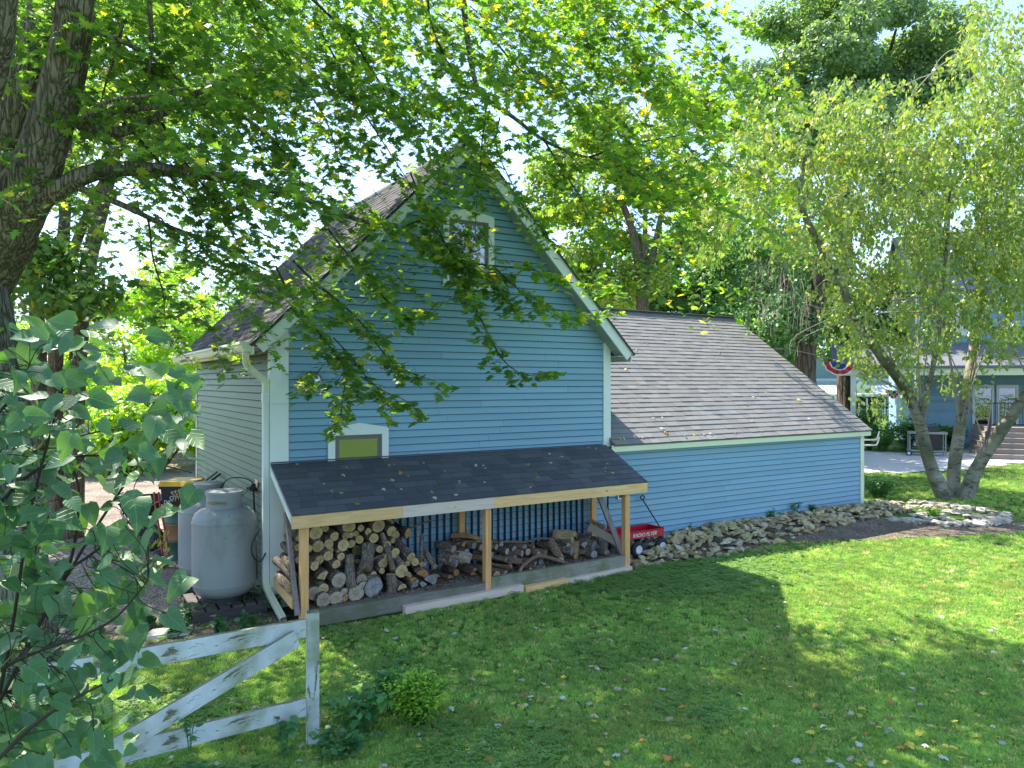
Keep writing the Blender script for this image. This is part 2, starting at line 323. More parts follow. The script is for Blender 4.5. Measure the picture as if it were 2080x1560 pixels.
M['yellow_bush'] = leaf_mat('golden_leaf', [(0, (0.35, 0.33, 0.03)), (1, (0.55, 0.50, 0.05))], 0.3, 1.0)
M['grass'] = leaf_mat('grass_blade', [(0, (0.196, 0.318, 0.091)), (0.5, (0.283, 0.460, 0.118)), (0.9, (0.435, 0.573, 0.149)), (1, (0.900, 0.637, 0.404))], 0.3, 1.4, 0.5, 0.3, False, 0, True)
def lawn_mat():
    m = NT('lawn_soil_and_thatch', 0.95, 0.1)
    a = m.noise(7, 8, 0.7); b = m.noise(0.7, 4, 0.6); c = m.noise(60, 4, 0.7)
    base = m.ramp(a, [(0.3, (0.069, 0.127, 0.029)), (0.55, (0.108, 0.195, 0.039)), (0.75, (0.195, 0.225, 0.078))])
    base = m.mix(m.mr(c, 0.35, 0.7, 0, 0.7), base, (0.05, 0.10, 0.018)); base = m.mix(m.mr(b, 0.5, 0.75, 0, 0.35), base, (0.13, 0.12, 0.06))
    m.base(base); m.bump(c, 0.8, 0.03); return m.m
M['lawn'] = lawn_mat()
def speck(name, stops, s1=60, s2=3, rough=0.9, tint=None, bs=0.7, bd=0.02):
    m = NT(name, rough, 0.15); vo = m.n('ShaderNodeTexVoronoi', Scale=s1); tcn = m.n('ShaderNodeTexCoord'); m.l(tcn.outputs['Object'], vo.inputs['Vector'])
    bw = m.n('ShaderNodeRGBToBW'); m.l(vo.outputs['Color'], bw.inputs[0])
    c = m.ramp(bw.outputs[0], stops)
    if tint: c = m.mix(m.mr(m.noise(s2, 6, 0.6), 0.42, 0.65, 0, 0.8), c, tint)
    m.base(c); m.bump(vo.outputs['Distance'], bs, bd); return m.m
M['gravel'] = speck('pea_gravel', [(0.2, (0.10, 0.08, 0.06)), (0.5, (0.26, 0.21, 0.16)), (0.8, (0.46, 0.40, 0.33))], 55, 1.2, tint=(0.15, 0.115, 0.085))
M['mulch'] = speck('mulch_soil', [(0.2, (0.07, 0.055, 0.04)), (0.6, (0.19, 0.15, 0.115)), (0.9, (0.33, 0.27, 0.21))], 45, 2, tint=(0.12, 0.10, 0.065))
M['concrete'] = varied('driveway_concrete', (0.50, 0.47, 0.44), 0.85, 0.2, 0.08, 1.5, (0.36, 0.34, 0.32), 0.8, (0.5, 0.75))
def stone_mat(name, stops):
    m = NT(name, 0.85, 0.2); c = m.ramp(m.rand(), stops); n = m.noise(9, 7, 0.7)
    c = m.mix(m.mr(n, 0.45, 0.65, 0, 0.55), c, (0.23, 0.19, 0.13)); c = m.mix(m.mr(m.noise(5, 4), 0.52, 0.7, 0, 0.65), c, (0.15, 0.15, 0.075))
    m.base(c); m.bump(n, 0.5, 0.02); return m.m
M['stone'] = stone_mat('tan_limestone', [(0, (0.26, 0.22, 0.15)), (0.35, (0.46, 0.36, 0.18)), (0.7, (0.58, 0.47, 0.27)), (0.9, (0.50, 0.46, 0.36)), (1, (0.40, 0.25, 0.13))])
M['flag'] = stone_mat('grey_tan_flagstone', [(0, (0.36, 0.31, 0.25)), (0.5, (0.50, 0.44, 0.36)), (1, (0.56, 0.52, 0.47))])
def flat(name, c, rough=0.5, spec=0.4, metal=0.0, amp=0.08, scale=4, dirt=None, dth=(0.5, 0.7), dscale=3, sc3=None):
    m = varied(name, c, rough, spec, amp, scale, dirt, dscale, dth, None, 0.04, sc3); m.node_tree.nodes['Principled BSDF'].inputs['Metallic'].default_value = metal; return m
M['tank'] = flat('tank_grey_paint', (0.27, 0.29, 0.28), 0.45, 0.4, 0, 0.05, 2, (0.15, 0.135, 0.11), (0.53, 0.75), 2.6, (1, 1, 0.5))
def tank_paint():
    m = NT('scuffed_tank_paint', 0.5, 0.35); c = m.ramp(m.noise(2, 5), [(0.3, (0.25, 0.265, 0.255)), (0.7, (0.31, 0.325, 0.315))])
    c = m.mix(m.mr(m.noise(2.4, 7, 0.65, sc3=(1, 1, 0.45)), 0.52, 0.75, 0, 0.8), c, (0.15, 0.135, 0.11))
    c = m.mix(m.mr(m.noise(16, 5, 0.7, sc3=(1, 1, 0.6)), 0.66, 0.70, 0, 0.8), c, (0.06, 0.055, 0.05))
    c = m.mix(m.mr(m.noise(5, 6, 0.7, sc3=(1, 1, 0.2)), 0.62, 0.72, 0, 0.6), c, (0.26, 0.15, 0.08)); m.base(c); m.bump(m.noise(8, 4), 0.15, 0.01); return m.m
M['tank'] = tank_paint()
M['black'] = flat('black_plastic', (0.02, 0.02, 0.022), 0.5)
M['navy'] = flat('dark_navy_plastic', (0.012, 0.016, 0.035), 0.4)
M['rubber'] = flat('rubber', (0.035, 0.036, 0.04), 0.75, 0.2)
M['red'] = flat('red_enamel', (0.50, 0.012, 0.03), 0.28, 0.5, 0, 0.1, 5)
M['redrust'] = flat('rusty_red_paint', (0.42, 0.07, 0.04), 0.6, 0.3, 0, 0.2, 12, (0.18, 0.06, 0.04))
M['whitep'] = flat('white_paint', (0.75, 0.75, 0.73), 0.5)
M['green_drum'] = flat('green_drum_paint', (0.035, 0.10, 0.055), 0.5, 0.4, 0, 0.2, 4, (0.07, 0.055, 0.035), (0.55, 0.75))
M['rust'] = flat('rusty_orange_band', (0.30, 0.14, 0.06), 0.7, 0.2, 0, 0.2, 6, (0.13, 0.07, 0.04))
M['yellow'] = flat('yellow_lid_plastic', (0.62, 0.36, 0.02), 0.45)
M['chrome'] = flat('steel', (0.55, 0.56, 0.55), 0.18, 0.5, 1.0, 0.05)
M['tool'] = flat('wood_handle', (0.32, 0.25, 0.17), 0.6)
M['darkmetal'] = flat('dark_metal', (0.05, 0.05, 0.055), 0.5, 0.4, 0.4)
M['pallet'] = wood('dirty_pallet_wood', (0.035, 0.03, 0.028), (0.13, 0.11, 0.10), None)
M['glass'] = None
def glass(name, c, rough=0.03):
    m = NT(name, rough, 0.9); m.base(c); m.p.inputs['Metallic'].default_value = 1.0; m.bump(m.noise(2.2, 3, 0.6), 0.12, 0.05); return m.m
M['glass'] = glass('window_glass', (0.27, 0.27, 0.26))
def cut_mat(name, inner, outer, ring):
    m = NT(name, 0.75, 0.2); tcn = m.n('ShaderNodeTexCoord')
    nn = m.n('ShaderNodeTexNoise', Scale=6.0, Detail=3); m.l(tcn.outputs['Object'], nn.inputs['Vector'])
    v = m.mix(0.05, tcn.outputs['Object'], nn.outputs['Color'])
    wv = m.n('ShaderNodeTexWave', wave_type='RINGS', rings_direction='Z', Scale=26.0, Distortion=1.2, Detail=2.0); m.l(v, wv.inputs['Vector'])
    ln = m.n('ShaderNodeVectorMath', operation='LENGTH'); m.l(tcn.outputs['Object'], ln.inputs[0])
    c = m.ramp(m.mr(ln.outputs['Value'], 0, 0.09, 0, 1), [(0, tuple(x*0.85 for x in inner)), (0.3, inner), (0.85, outer), (1, tuple(x*0.75 for x in outer))])
    c = m.mix(m.mr(wv.outputs['Fac'], 0.3, 0.9, 0.45, 0), c, ring)
    c = m.mix(m.mr(m.noise(7, 4), 0.5, 0.75, 0, 0.4), c, tuple(x*0.6 for x in inner))
    vk = m.n('ShaderNodeTexVoronoi', Scale=11.0, feature='DISTANCE_TO_EDGE'); m.l(v, vk.inputs['Vector']); ck = m.mr(vk.outputs['Distance'], 0.0, 0.05, 0.75, 0); c = m.mix(ck, c, tuple(x*0.3 for x in inner))
    k = m.mr(m.rand(), 0, 1, 0.70, 1.1); g = m.n('ShaderNodeCombineColor'); [m.l(k, g.inputs[i]) for i in range(3)]
    m.base(m.mix(1.0, c, g.outputs[0], 'MULTIPLY')); return m.m
M['cut_y'] = cut_mat('fresh_cut_wood', (0.58, 0.40, 0.18), (0.68, 0.52, 0.30), (0.36, 0.20, 0.08))
M['cut_p'] = cut_mat('pale_cut_wood', (0.48, 0.38, 0.27), (0.60, 0.50, 0.38), (0.34, 0.24, 0.16))
M['cut_g'] = cut_mat('grey_cut_wood', (0.33, 0.31, 0.30), (0.42, 0.40, 0.38), (0.22, 0.20, 0.19))
M['cut_o'] = cut_mat('orange_split_wood', (0.52, 0.27, 0.10), (0.60, 0.36, 0.16), (0.32, 0.14, 0.05))
M['log_bark'] = bark_mat('log_bark', (0.065, 0.045, 0.03), (0.24, 0.18, 0.13), (0.44, 0.35, 0.27), (1, 1, 0.22), 34, 1.0, 0.02)
M['log_bark2'] = bark_mat('brown_log_bark', (0.09, 0.055, 0.035), (0.27, 0.17, 0.11), (0.40, 0.28, 0.19), (1, 1, 0.25), 30, 0.9, 0.015)
M['litter'] = speck('bark_litter', [(0.2, (0.06, 0.035, 0.022)), (0.6, (0.17, 0.10, 0.065)), (0.9, (0.32, 0.24, 0.18))], 40, 4)
# ================================================================= GROUND
def atx(px, py, x):
    d = ray(px, py); return CAM + d*((x-CAM.x)/d.x)
def in_poly(x, y, P):
    c = False; j = len(P)-1
    for i in range(len(P)):
        if (P[i][1] > y) != (P[j][1] > y) and x < (P[j][0]-P[i][0])*(y-P[i][1])/(P[j][1]-P[i][1])+P[i][0]: c = not c
        j = i
    return c
def grid_sheet(name, xs, ys, mat, keep=None, off=0.0, parent=None):
    m = MB(); idx = {}
    def vid(i, j):
        if (i, j) not in idx: idx[(i, j)] = len(m.v); m.v.append((xs[i], ys[j], gz(xs[i], ys[j])+off))
        return idx[(i, j)]
    for i in range(len(xs)-1):
        for j in range(len(ys)-1):
            if keep is None or keep((xs[i]+xs[i+1])/2, (ys[j]+ys[j+1])/2):
                m.f.append((vid(i, j), vid(i+1, j), vid(i+1, j+1), vid(i, j+1))); m.m.append(0)
    return m.obj(name, mat, parent, smooth=True)
def spaced(a, b, lo, hi, d):
    L = [a, (a+lo)/2] if a < lo else []
    k = lo
    while k <= hi+1e-6: L.append(k); k += d
    L += [(hi+b)/2, b]; return L
lawn = grid_sheet('lawn', spaced(-400, 400, -14, 22, 0.4), spaced(-60, 700, -9, 8, 0.3), M['lawn'])
tag(lawn, 'green mown lawn strewn with fallen maple leaves', None, None, 'structure')
GRAV = [(-30, 0.55), (-6, 0.3), (-3.2, 0.12), (-1.6, 0.0), (-0.7, 0.35), (0.0, 0.55), (0.35, 0.6), (0.35, 9), (2.5, 14), (2.5, 30), (-40, 30)]
def grid2(name, P, mat, off, d, kind_label):
    xs = [p[0] for p in P]; ys = [p[1] for p in P]
    X = list(np.arange(min(xs), max(xs)+d, d)); Y = list(np.arange(min(ys), max(ys)+d, d))
    o = grid_sheet(name, X, Y, mat, lambda x, y: in_poly(x+0.5*d*math.sin(y*7), y+0.5*d*math.sin(x*5), P), off); tag(o, kind_label, None, None, 'structure'); return o
grid2('gravel_yard', GRAV, M['gravel'], 0.012, 0.25, 'tan gravel yard beside the barn')
p_ = lambda px, py: (atz(px, py, 0).x, atz(px, py, 0).y)
DRV = [p_(1700, 962), p_(1850, 960), p_(1960, 955), p_(2050, 944), p_(2300, 915), (60, 0), (60, 12), p_(1900, 922), p_(1700, 915), (24, 16), (14, 16), (13.2, 9), (15.5, 6)]
drive = grid2('concrete_drive', DRV, M['concrete'], 0.016, 0.3, 'pale concrete drive in front of the blue house')
MULCH = [p_(1590, 1105), p_(1650, 1078), p_(1750, 1062), p_(1900, 1060), p_(2060, 1058), p_(2200, 1062), p_(2100, 1082), p_(1900, 1092), p_(1700, 1100)]
grid2('mulch_bed', MULCH, M['mulch'], 0.010, 0.1, 'dark mulch strip below the flagstone edging')
SOIL = [p_(1225, 1185), p_(1300, 1150), p_(1350, 1165), p_(1290, 1192), p_(1235, 1200)]
grid2('bare_soil_patch', SOIL, M['mulch'], 0.010, 0.08, 'bare dark soil by the shed corner')
SHADY = [(-3.5, -0.55), (-1.4, -0.75), (0.05, -0.95), (0.1, 0.7), (-0.6, 0.5), (-1.6, 0.12), (-3.5, 0.3)]
grid2('planting_bed', SHADY, M['mulch'], 0.014, 0.1, 'leaf littered planting strip between gravel and lawn')
def far_hills():
    m = MB(); n = 60
    for i in range(n):
        a0 = -0.6+2.4*i/n*1.2; a1 = -0.6+2.4*(i+1)/n*1.2
        f = lambda a: 9+3*math.sin(a*7)+2*math.sin(a*19)
        d0 = Vector((math.cos(a0), math.sin(a0), 0)); d1 = Vector((math.cos(a1), math.sin(a1), 0))
        for r0, r1, s0, s1 in ((230, 260, 0, 1), (260, 330, 1, 1)):
            z = lambda a, s: f(a)*s
            m.face([d0*r0+Vector((0,0,z(a0,s0)-0.2)), d0*r1+Vector((0,0,z(a0,s1))), d1*r1+Vector((0,0,z(a1,s1))), d1*r0+Vector((0,0,z(a1,s0)-0.2))])
    return m.obj('far_treeline', M['back_dark_soil'], None)
M['back_dark_soil'] = varied('distant_green', (0.05, 0.08, 0.035), 0.95, 0.05, 0.4, 0.08)
tag(far_hills(), 'low wooded ridge on the horizon', None, None, 'structure')

# ================================================================= BARN
W = 5.4; YB = 5.65; AP = 6.34; HE = 2.7
barn = thing('barn', 'blue clapboard barn with steep gable, white trim and peaked attic window', 'barn', (0, 0, 0))
rr = random.Random(11)
def zroof(x): return AP-abs(x-HE)
# inner walls
m = MB()
zc = AP-0.20
m.face([(0.02, 0.004, -0.1), (W-0.02, 0.004, -0.1), (W-0.02, 0.004, zc-HE+0.0), (HE, 0.004, zc), (0.02, 0.004, zc-HE)])
m.face([(0.004, YB, -0.1), (0.004, 0.01, -0.1), (0.004, 0.01, 3.42), (0.004, YB, 3.42)])
m.face([(W-0.004, 0.01, -0.1), (W-0.004, YB, -0.1), (W-0.004, YB, 3.42), (W-0.004, 0.01, 3.42)])
m.face([(W, YB, -0.1), (0, YB, -0.1), (0, YB, zc-HE), (HE, YB, zc), (W, YB, zc-HE)])
m.obj('wall', M['blue'], barn)
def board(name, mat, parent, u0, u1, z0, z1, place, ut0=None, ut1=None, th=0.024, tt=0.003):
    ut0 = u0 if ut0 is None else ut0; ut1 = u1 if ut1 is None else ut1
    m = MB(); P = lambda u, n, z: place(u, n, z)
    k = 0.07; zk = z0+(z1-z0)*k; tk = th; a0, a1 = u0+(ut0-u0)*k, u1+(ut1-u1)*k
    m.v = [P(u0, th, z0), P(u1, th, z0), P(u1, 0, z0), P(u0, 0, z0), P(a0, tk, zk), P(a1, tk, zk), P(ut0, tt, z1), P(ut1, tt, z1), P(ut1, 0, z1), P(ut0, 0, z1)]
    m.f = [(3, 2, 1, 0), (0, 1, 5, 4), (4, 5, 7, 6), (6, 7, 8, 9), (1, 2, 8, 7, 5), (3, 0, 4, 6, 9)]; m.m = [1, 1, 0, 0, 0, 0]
    return m.obj(name, [mat, M['lap_shadow_side'] if mat is M['blue2'] else M['lap_shadow']], parent)  # bottom face and lower lip carry the painted lap shadow
def segs(a, b, r, lo=1.4, hi=3.2):
    out = []; x = a
    while b-x > 0.02:
        L = r.uniform(lo, hi); e = x+L
        if b-e < 0.7: e = b
        out.append((x, e)); x = e
    return out
front = lambda u, n, z: (u, -n, z)
left = lambda u, n, z: (-n, u, z)
z = 0.10; EXP = 0.0995
while z < AP-0.30:
    z1 = z+EXP
    lim = lambda zz: max(0.0, HE-(AP-0.12-zz))
    a0 = max(0.19, lim(z)); a1 = max(0.19, lim(z1)); b0 = min(W-0.12, W-lim(z)); b1 = min(W-0.12, W-lim(z1))
    if b1-a1 < 0.15: break
    S = segs(a0, b0, rr)
    for i, (s, e) in enumerate(S):
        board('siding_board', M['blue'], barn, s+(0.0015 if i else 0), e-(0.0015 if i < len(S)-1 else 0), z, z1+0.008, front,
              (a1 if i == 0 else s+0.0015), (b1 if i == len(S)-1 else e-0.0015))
    z = z1
z = 0.02
while z < 3.36:
    z1 = min(z+EXP, 3.42); S = segs(0.02, YB-0.05, rr, 1.0, 2.6)
    for i, (s, e) in enumerate(S):
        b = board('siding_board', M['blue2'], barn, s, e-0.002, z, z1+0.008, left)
    z = z1
# corner boards
def corner(nm, a, b, mat): return single(nm, mat, barn, lambda m: m.box(a, b))
corner('corner_board', (-0.045, -0.03, 0.02), (0.185, 0.0, 1.74), M['white'])
corner('corner_board', (-0.045, -0.03, 1.743), (0.185, 0.0, 2.58), M['white']); corner('corner_board', (-0.045, -0.03, 2.583), (0.185, 0.0, 3.60), M['white'])
corner('corner_board', (-0.0455, 0.0005, 0.02), (-0.02, 0.09, 3.40), M['white'])
corner('corner_board', (W-0.12, -0.032, 1.8), (W+0.03, 0.0, 3.50), M['white'])
corner('corner_board', (-0.03, YB-0.06, 0.0), (0.0, YB+0.03, 3.40), M['cream'])
# rakes (fascia), soffits
OV = 0.30; FY = -0.27
def rake(sg):
    x0 = HE-sg*(HE+OV); zt0 = AP-(HE+OV)
    n = Vector((sg*1, 0, -1)).normalized()           # into the board, down and inward
    d = Vector((sg, 0, 1)).normalized()
    A = Vector((x0, FY, zt0)); B = Vector((HE, FY, AP)); wv = 0.175
    m = MB(); A2 = A+n*wv; B2 = Vector((HE, FY, AP-wv*math.sqrt(2)))
    yb = Vector((0, 0.028, 0)); m.hexa([A, B, B+yb, A+yb, A2, B2, B2+yb, A2+yb])
    m.obj('rake_board', M['white'], barn)
    m = MB(); A = A+Vector((-sg*0.015, -0.014, 0.0)); B = B+Vector((0, -0.014, 0.015)); wv = 0.05; A2 = A+n*wv; B2 = B-Vector((0, 0, wv*1.414)); yb = Vector((0, 0.0135, 0))
    m.hexa([A, B, B+yb, A+yb, A2, B2, B2+yb, A2+yb]); m.obj('rake_trim', M['white'], barn)
    m = MB(); dz = 0.165*math.sqrt(2)
    S0 = Vector((x0+sg*0.10, 0, zt0-dz+0.10)); S1 = Vector((HE, 0, AP-dz))
    m.hexa([S0+Vector((0, FY+0.03, 0)), S1+Vector((0, FY+0.03, 0)), S1+Vector((0, -0.016, 0)), S0+Vector((0, -0.016, 0)),
            S0+Vector((0, FY+0.03, 0.012)), S1+Vector((0, FY+0.03, 0.012)), S1+Vector((0, -0.016, 0.012)), S0+Vector((0, -0.016, 0.012))])
    m.obj('soffit', M['soffit'], barn)
rake(1); rake(-1)
single('eave_soffit', M['soffit'], barn, lambda m: m.box((-OV+0.02, FY+0.03, 3.27), (-0.02, YB+0.2, 3.285)))
single('eave_soffit', M['soffit'], barn, lambda m: m.box((W+0.02, FY+0.03, 3.27), (W+OV-0.02, YB+0.2, 3.285)))
single('fascia_board', M['cream'], barn, lambda m: m.box((-OV-0.01, FY+0.03, 3.19), (-OV+0.018, YB+0.2, 3.33)))
single('fascia_board', M['white'], barn, lambda m: m.box((W+OV-0.018, FY+0.03, 3.19), (W+OV+0.01, YB+0.2, 3.33)))
# roof decks
def deck(name, c, mat, parent, th=0.03):
    a, b, d, e = [Vector(q) for q in c]; n = (b-a).cross(e-a).normalized()
    if n.z < 0: n = -n
    m = MB(); lo = [q-n*th for q in (a, b, d, e)]; m.hexa(lo+[a, b, d, e]); return m.obj(name, mat, parent)
y0r, y1r = FY-0.03, YB+0.25
deck('roof_deck', [(-OV-0.03, y0r, AP-HE-OV-0.03), (HE, y0r, AP), (HE, y1r, AP), (-OV-0.03, y1r, AP-HE-OV-0.03)], M['sh_barn'], barn)
deck('roof_deck', [(HE, y0r, AP), (W+OV+0.03, y0r, AP-HE-OV-0.03), (W+OV+0.03, y1r, AP-HE-OV-0.03), (HE, y1r, AP)], M['sh_barn'], barn)
def shingles(parent, O, U, S, L, H, exp, wlo, whi, mat, r, name='shingle', th=0.007, maxn=300, camdist=True):
    """O eave corner, U along the eave, S up the slope; nearest maxn tabs are parts, the rest one part"""
    U = Vector(U).normalized(); S = Vector(S).normalized(); N = U.cross(S).normalized()
    if N.z < 0: N = -N
    tabs = []; s = 0.0; k = 0
    while s < H-0.02:
        u = -r.uniform(0, wlo)
        while u < L:
            w_ = r.uniform(wlo, whi); a = max(0, u); b = min(L, u+w_)
            if b-a > 0.02: tabs.append((a, b, s, min(s+exp*1.12, H), r.choice((0, 0, 0.004, 0.005)), r.uniform(-0.006, 0.002)))
            u += w_
        s += exp; k += 1
    O = Vector(O)
    def key(t):
        c = O+U*((t[0]+t[1])/2)+S*t[2]; x_, y_, D = proj(c); vis = -50 < x_ < 2130 and -50 < y_ < 1600
        return (0 if vis else 1, D)
    tabs.sort(key=key)
    def geo(m, t, loc=True):
        a, b, s0, s1, e, j = t; o = O+U*a+S*(s0+j)
        P = lambda u, q, n: U*u+S*q+N*n+(Vector() if loc else o)
        m.hexa([P(0.002, 0, 0.002), P(b-a-0.002, 0, 0.002), P(b-a-0.002, s1-s0, 0.0005), P(0.002, s1-s0, 0.0005),
                P(0.002, 0, th+e), P(b-a-0.002, 0, th+e), P(b-a-0.002, s1-s0, 0.003), P(0.002, s1-s0, 0.003)]); return o
    for t in tabs[:maxn]:
        m = MB(); o = geo(m, t); ob = m.obj(name, mat, None); ob.location = o; ob.parent = parent; ob.matrix_parent_inverse = Matrix.Translation(-parent.location)
    if len(tabs) > maxn:
        m = MB(); vals = []
        for t in tabs[maxn:]: geo(m, t, False); vals += [r.random()]*8
        me = m.mesh(name+'s', mat); at = me.attributes.new('rnd', 'FLOAT', 'POINT'); at.data.foreach_set('value', vals)
        ob = bpy.data.objects.new('far_shingles', me); put(ob, parent); ob['kind'] = 'stuff'
    return N
q = math.sqrt(0.5)
shingles(barn, (-OV-0.03, y0r, AP-HE-OV-0.03), (0, 1, 0), (q, 0, q), y1r-y0r, (HE+OV+0.03)/q, 0.14, 0.2, 0.36, M['sh_barn'], rr)
m = MB()
for k in range(24): m.box((HE-0.13, y0r+k*0.26, AP-0.13+0.0), (HE+0.13, y0r+k*0.26+0.25, AP-0.12)) if False else None
for sg in (-1, 1):
    a = Vector((HE, y0r, AP+0.012)); b = Vector((HE, y1r, AP+0.012)); c = Vector((HE+sg*0.12, y1r, AP-0.108)); d = Vector((HE+sg*0.12, y0r, AP-0.108)); up = Vector((0, 0, 0.008))
    m.hexa([a, b, c, d, a+up, b+up, c+up, d+up])
m.obj('ridge_cap', M['sh_barn'], barn)
# gutter and downspout
def extr_y(m, prof, y0, y1):
    b = len(m.v); n = len(prof); m.v += [(x, y0, z_) for x, z_ in prof]+[(x, y1, z_) for x, z_ in prof]
    for i in range(n): j = (i+1) % n; m.f.append((b+i, b+j, b+n+j, b+n+i)); m.m.append(0)
    m.f.append(tuple(range(b, b+n))[::-1]); m.f.append(tuple(range(b+n, b+2*n))); m.m += [0, 0]
gx_ = -OV-0.012
m = MB(); extr_y(m, [(gx_, 3.34), (gx_-0.125, 3.345), (gx_-0.13, 3.315), (gx_-0.11, 3.30), (gx_-0.095, 3.25), (gx_-0.08, 3.225), (gx_, 3.225)], -0.20, YB+0.2)
gutter = m.obj('gutter', M['cream'], barn)
m = MB()
path = [(-0.355, -0.10, 3.24), (-0.355, -0.10, 3.15), (-0.345, -0.09, 3.09), (-0.30, -0.06, 3.03), (-0.17, 0.0, 2.93), (-0.10, 0.03, 2.87), (-0.085, 0.035, 2.80), (-0.085, 0.035, 2.60)]
path = curve_pts(path, 4)
def ribbed(m, path, wd, dp):
    P = [Vector(p) for p in path]; n = 12; b = len(m.v)
    for i, p in enumerate(P):
        d = (P[min(i+1, len(P)-1)]-P[max(i-1, 0)]).normalized(); y = Vector((0, 1, 0)); u = (y-d*y.dot(d)).normalized(); v = d.cross(u)
        for k in range(n):
            a = 2*PI*(k+0.5)/n; c_, s_ = math.cos(a), math.sin(a); f = 1/max(abs(c_), abs(s_)); rb = 0.90 if k % 2 else 1.0
            m.v.append(tuple(p+u*c_*f*wd*rb+v*s_*f*dp*rb))
    for i in range(len(P)-1):
        for k in range(n): k2 = (k+1) % n; m.f.append((b+i*n+k, b+i*n+k2, b+(i+1)*n+k2, b+(i+1)*n+k)); m.m.append(0)
ribbed(m, path, 0.036, 0.036); dsp = m.obj('downspout_elbow', M['cream'], barn)
m = MB(); m.box((-0.122, -0.003, 0.42), (-0.05, 0.073, 2.64)); m.box((-0.128, -0.008, 2.60), (-0.046, 0.078, 2.72)); m.obj('downspout', M['white'], barn, bevel=0.006)
m = MB(); ribbed(m, curve_pts([(-0.086, 0.035, 0.46), (-0.086, 0.02, 0.34), (-0.07, -0.06, 0.24), (-0.03, -0.60, 0.04)], 4), 0.036, 0.036); m.obj('downspout_kickout', M['cream'], barn)

# windows
def window(x0, x1, z0, zs, zp, parent, blind=False):
    """outer trim box x0..x1, sill z0, shoulders zs, peak zp"""
    tw = 0.095; xm = (x0+x1)/2
    wn = single('window_sill', M['white'], parent, lambda m: m.box((x0-0.01, -0.055, z0-0.035), (x1+0.01, -0.012, z0)))
    m = MB()
    m.box((x0, -0.045, z0), (x0+tw, -0.0225, zs)); m.box((x1-tw, -0.045, z0), (x1, -0.0225, zs))
    hb = zs-0.09
    a = [(x0+tw, hb), (x1-tw, hb), (x1-tw, zs-0.0), (xm, zp), (x0+tw, zs)]
    m.v += []; b = len(m.v)
    P = [(x0+tw, hb), (x1-tw, hb), (x1-tw, zs), (xm, zp), (x0+tw, zs)]
    P = [(x0+tw+0.001, hb), (x1-tw-0.001, hb), (x1-tw-0.001, zs+(zp-zs)*tw/(xm-x0)), (xm, zp), (x0+tw+0.001, zs+(zp-zs)*tw/(xm-x0))]
    m.v += [(x, -0.045, z_) for x, z_ in P]+[(x, -0.0225, z_) for x, z_ in P]
    m.f += [tuple(range(b, b+5)), tuple(range(b+5, b+10))[::-1]]; m.m += [0, 0]
    for i in range(5): j = (i+1) % 5; m.f.append((b+i, b+5+i, b+5+j, b+j)); m.m.append(0)
    for s, xx in ((0, x0), (1, x1)):
        xa, xb = (x0, x0+tw) if s == 0 else (x1-tw, x1); k = (zp-zs)*tw/(xm-x0); bb = len(m.v)
        T = [(xa, zs), (xb, zs), (xb, zs+k)] if s == 0 else [(xa, zs), (xb, zs), (xa, zs+k)]
        m.v += [(x, -0.045, z_) for x, z_ in T]+[(x, -0.0225, z_) for x, z_ in T]; m.f += [(bb, bb+1, bb+2), (bb+5, bb+4, bb+3), (bb, bb+3, bb+4, bb+1), (bb+1, bb+4, bb+5, bb+2), (bb+2, bb+5, bb+3, bb)]; m.m += [0]*5
    fr = m.obj('window_trim', M['white'], parent)
    xi0, xi1, zi0, zi1 = x0+tw, x1-tw, z0, hb
    def ring(m, g0, g1, ya, yb):
        m.box((xi0+g0, ya, zi0+g0), (xi0+g1, yb, zi1-g0)); m.box((xi1-g1, ya, zi0+g0), (xi1-g0, yb, zi1-g0))
        m.box((xi0+g1, ya, zi1-g1), (xi1-g1, yb, zi1-g0)); m.box((xi0+g1, ya, zi0+g0), (xi1-g1, yb, zi0+g1))
    single('window_frame', M['sash'], parent, lambda m: ring(m, 0.001, 0.025, -0.040, -0.0225))
    sa = single('window_sash', M['sash'], parent, lambda m: ring(m, 0.026, 0.060, -0.031, -0.0222))
    single('window_pane', M['glass'], parent, lambda m: m.box((xi0+0.0605, -0.026, zi0+0.0605), (xi1-0.0605, -0.0219, zi1-0.0605)))
window(0.69, 1.53, 1.45, 2.245, 2.315, barn)
window(2.36, 3.20, 4.24, 5.29, 5.37, barn)
# wall lamp
lamp = thing('wall_lamp', 'round mirrored glass wall lamp on the blue gable near its left corner', 'wall lamp', (0.45, -0.03, 2.86))
m = MB(); m.lathe([(0.001, 0.0), (0.09, 0.0), (0.10, 0.02), (0.10, 0.035), (0.001, 0.035)], (0, 0, 0), 20)
def rotY(m):                                   # lathe axis z -> -y
    m.v = [(x+0.45, -z_-0.015, y+2.86) for x, y, z_ in m.v]
rotY(m); m.obj('lamp_base', M['chrome'], lamp, smooth=False)
m = MB(); m.lathe([(0.10, 0.035), (0.135, 0.06), (0.143, 0.10), (0.135, 0.15), (0.10, 0.20), (0.05, 0.225), (0.001, 0.232)], (0, 0, 0), 28); rotY(m)
m.obj('lamp_globe', M['chrome'], lamp, smooth=True)

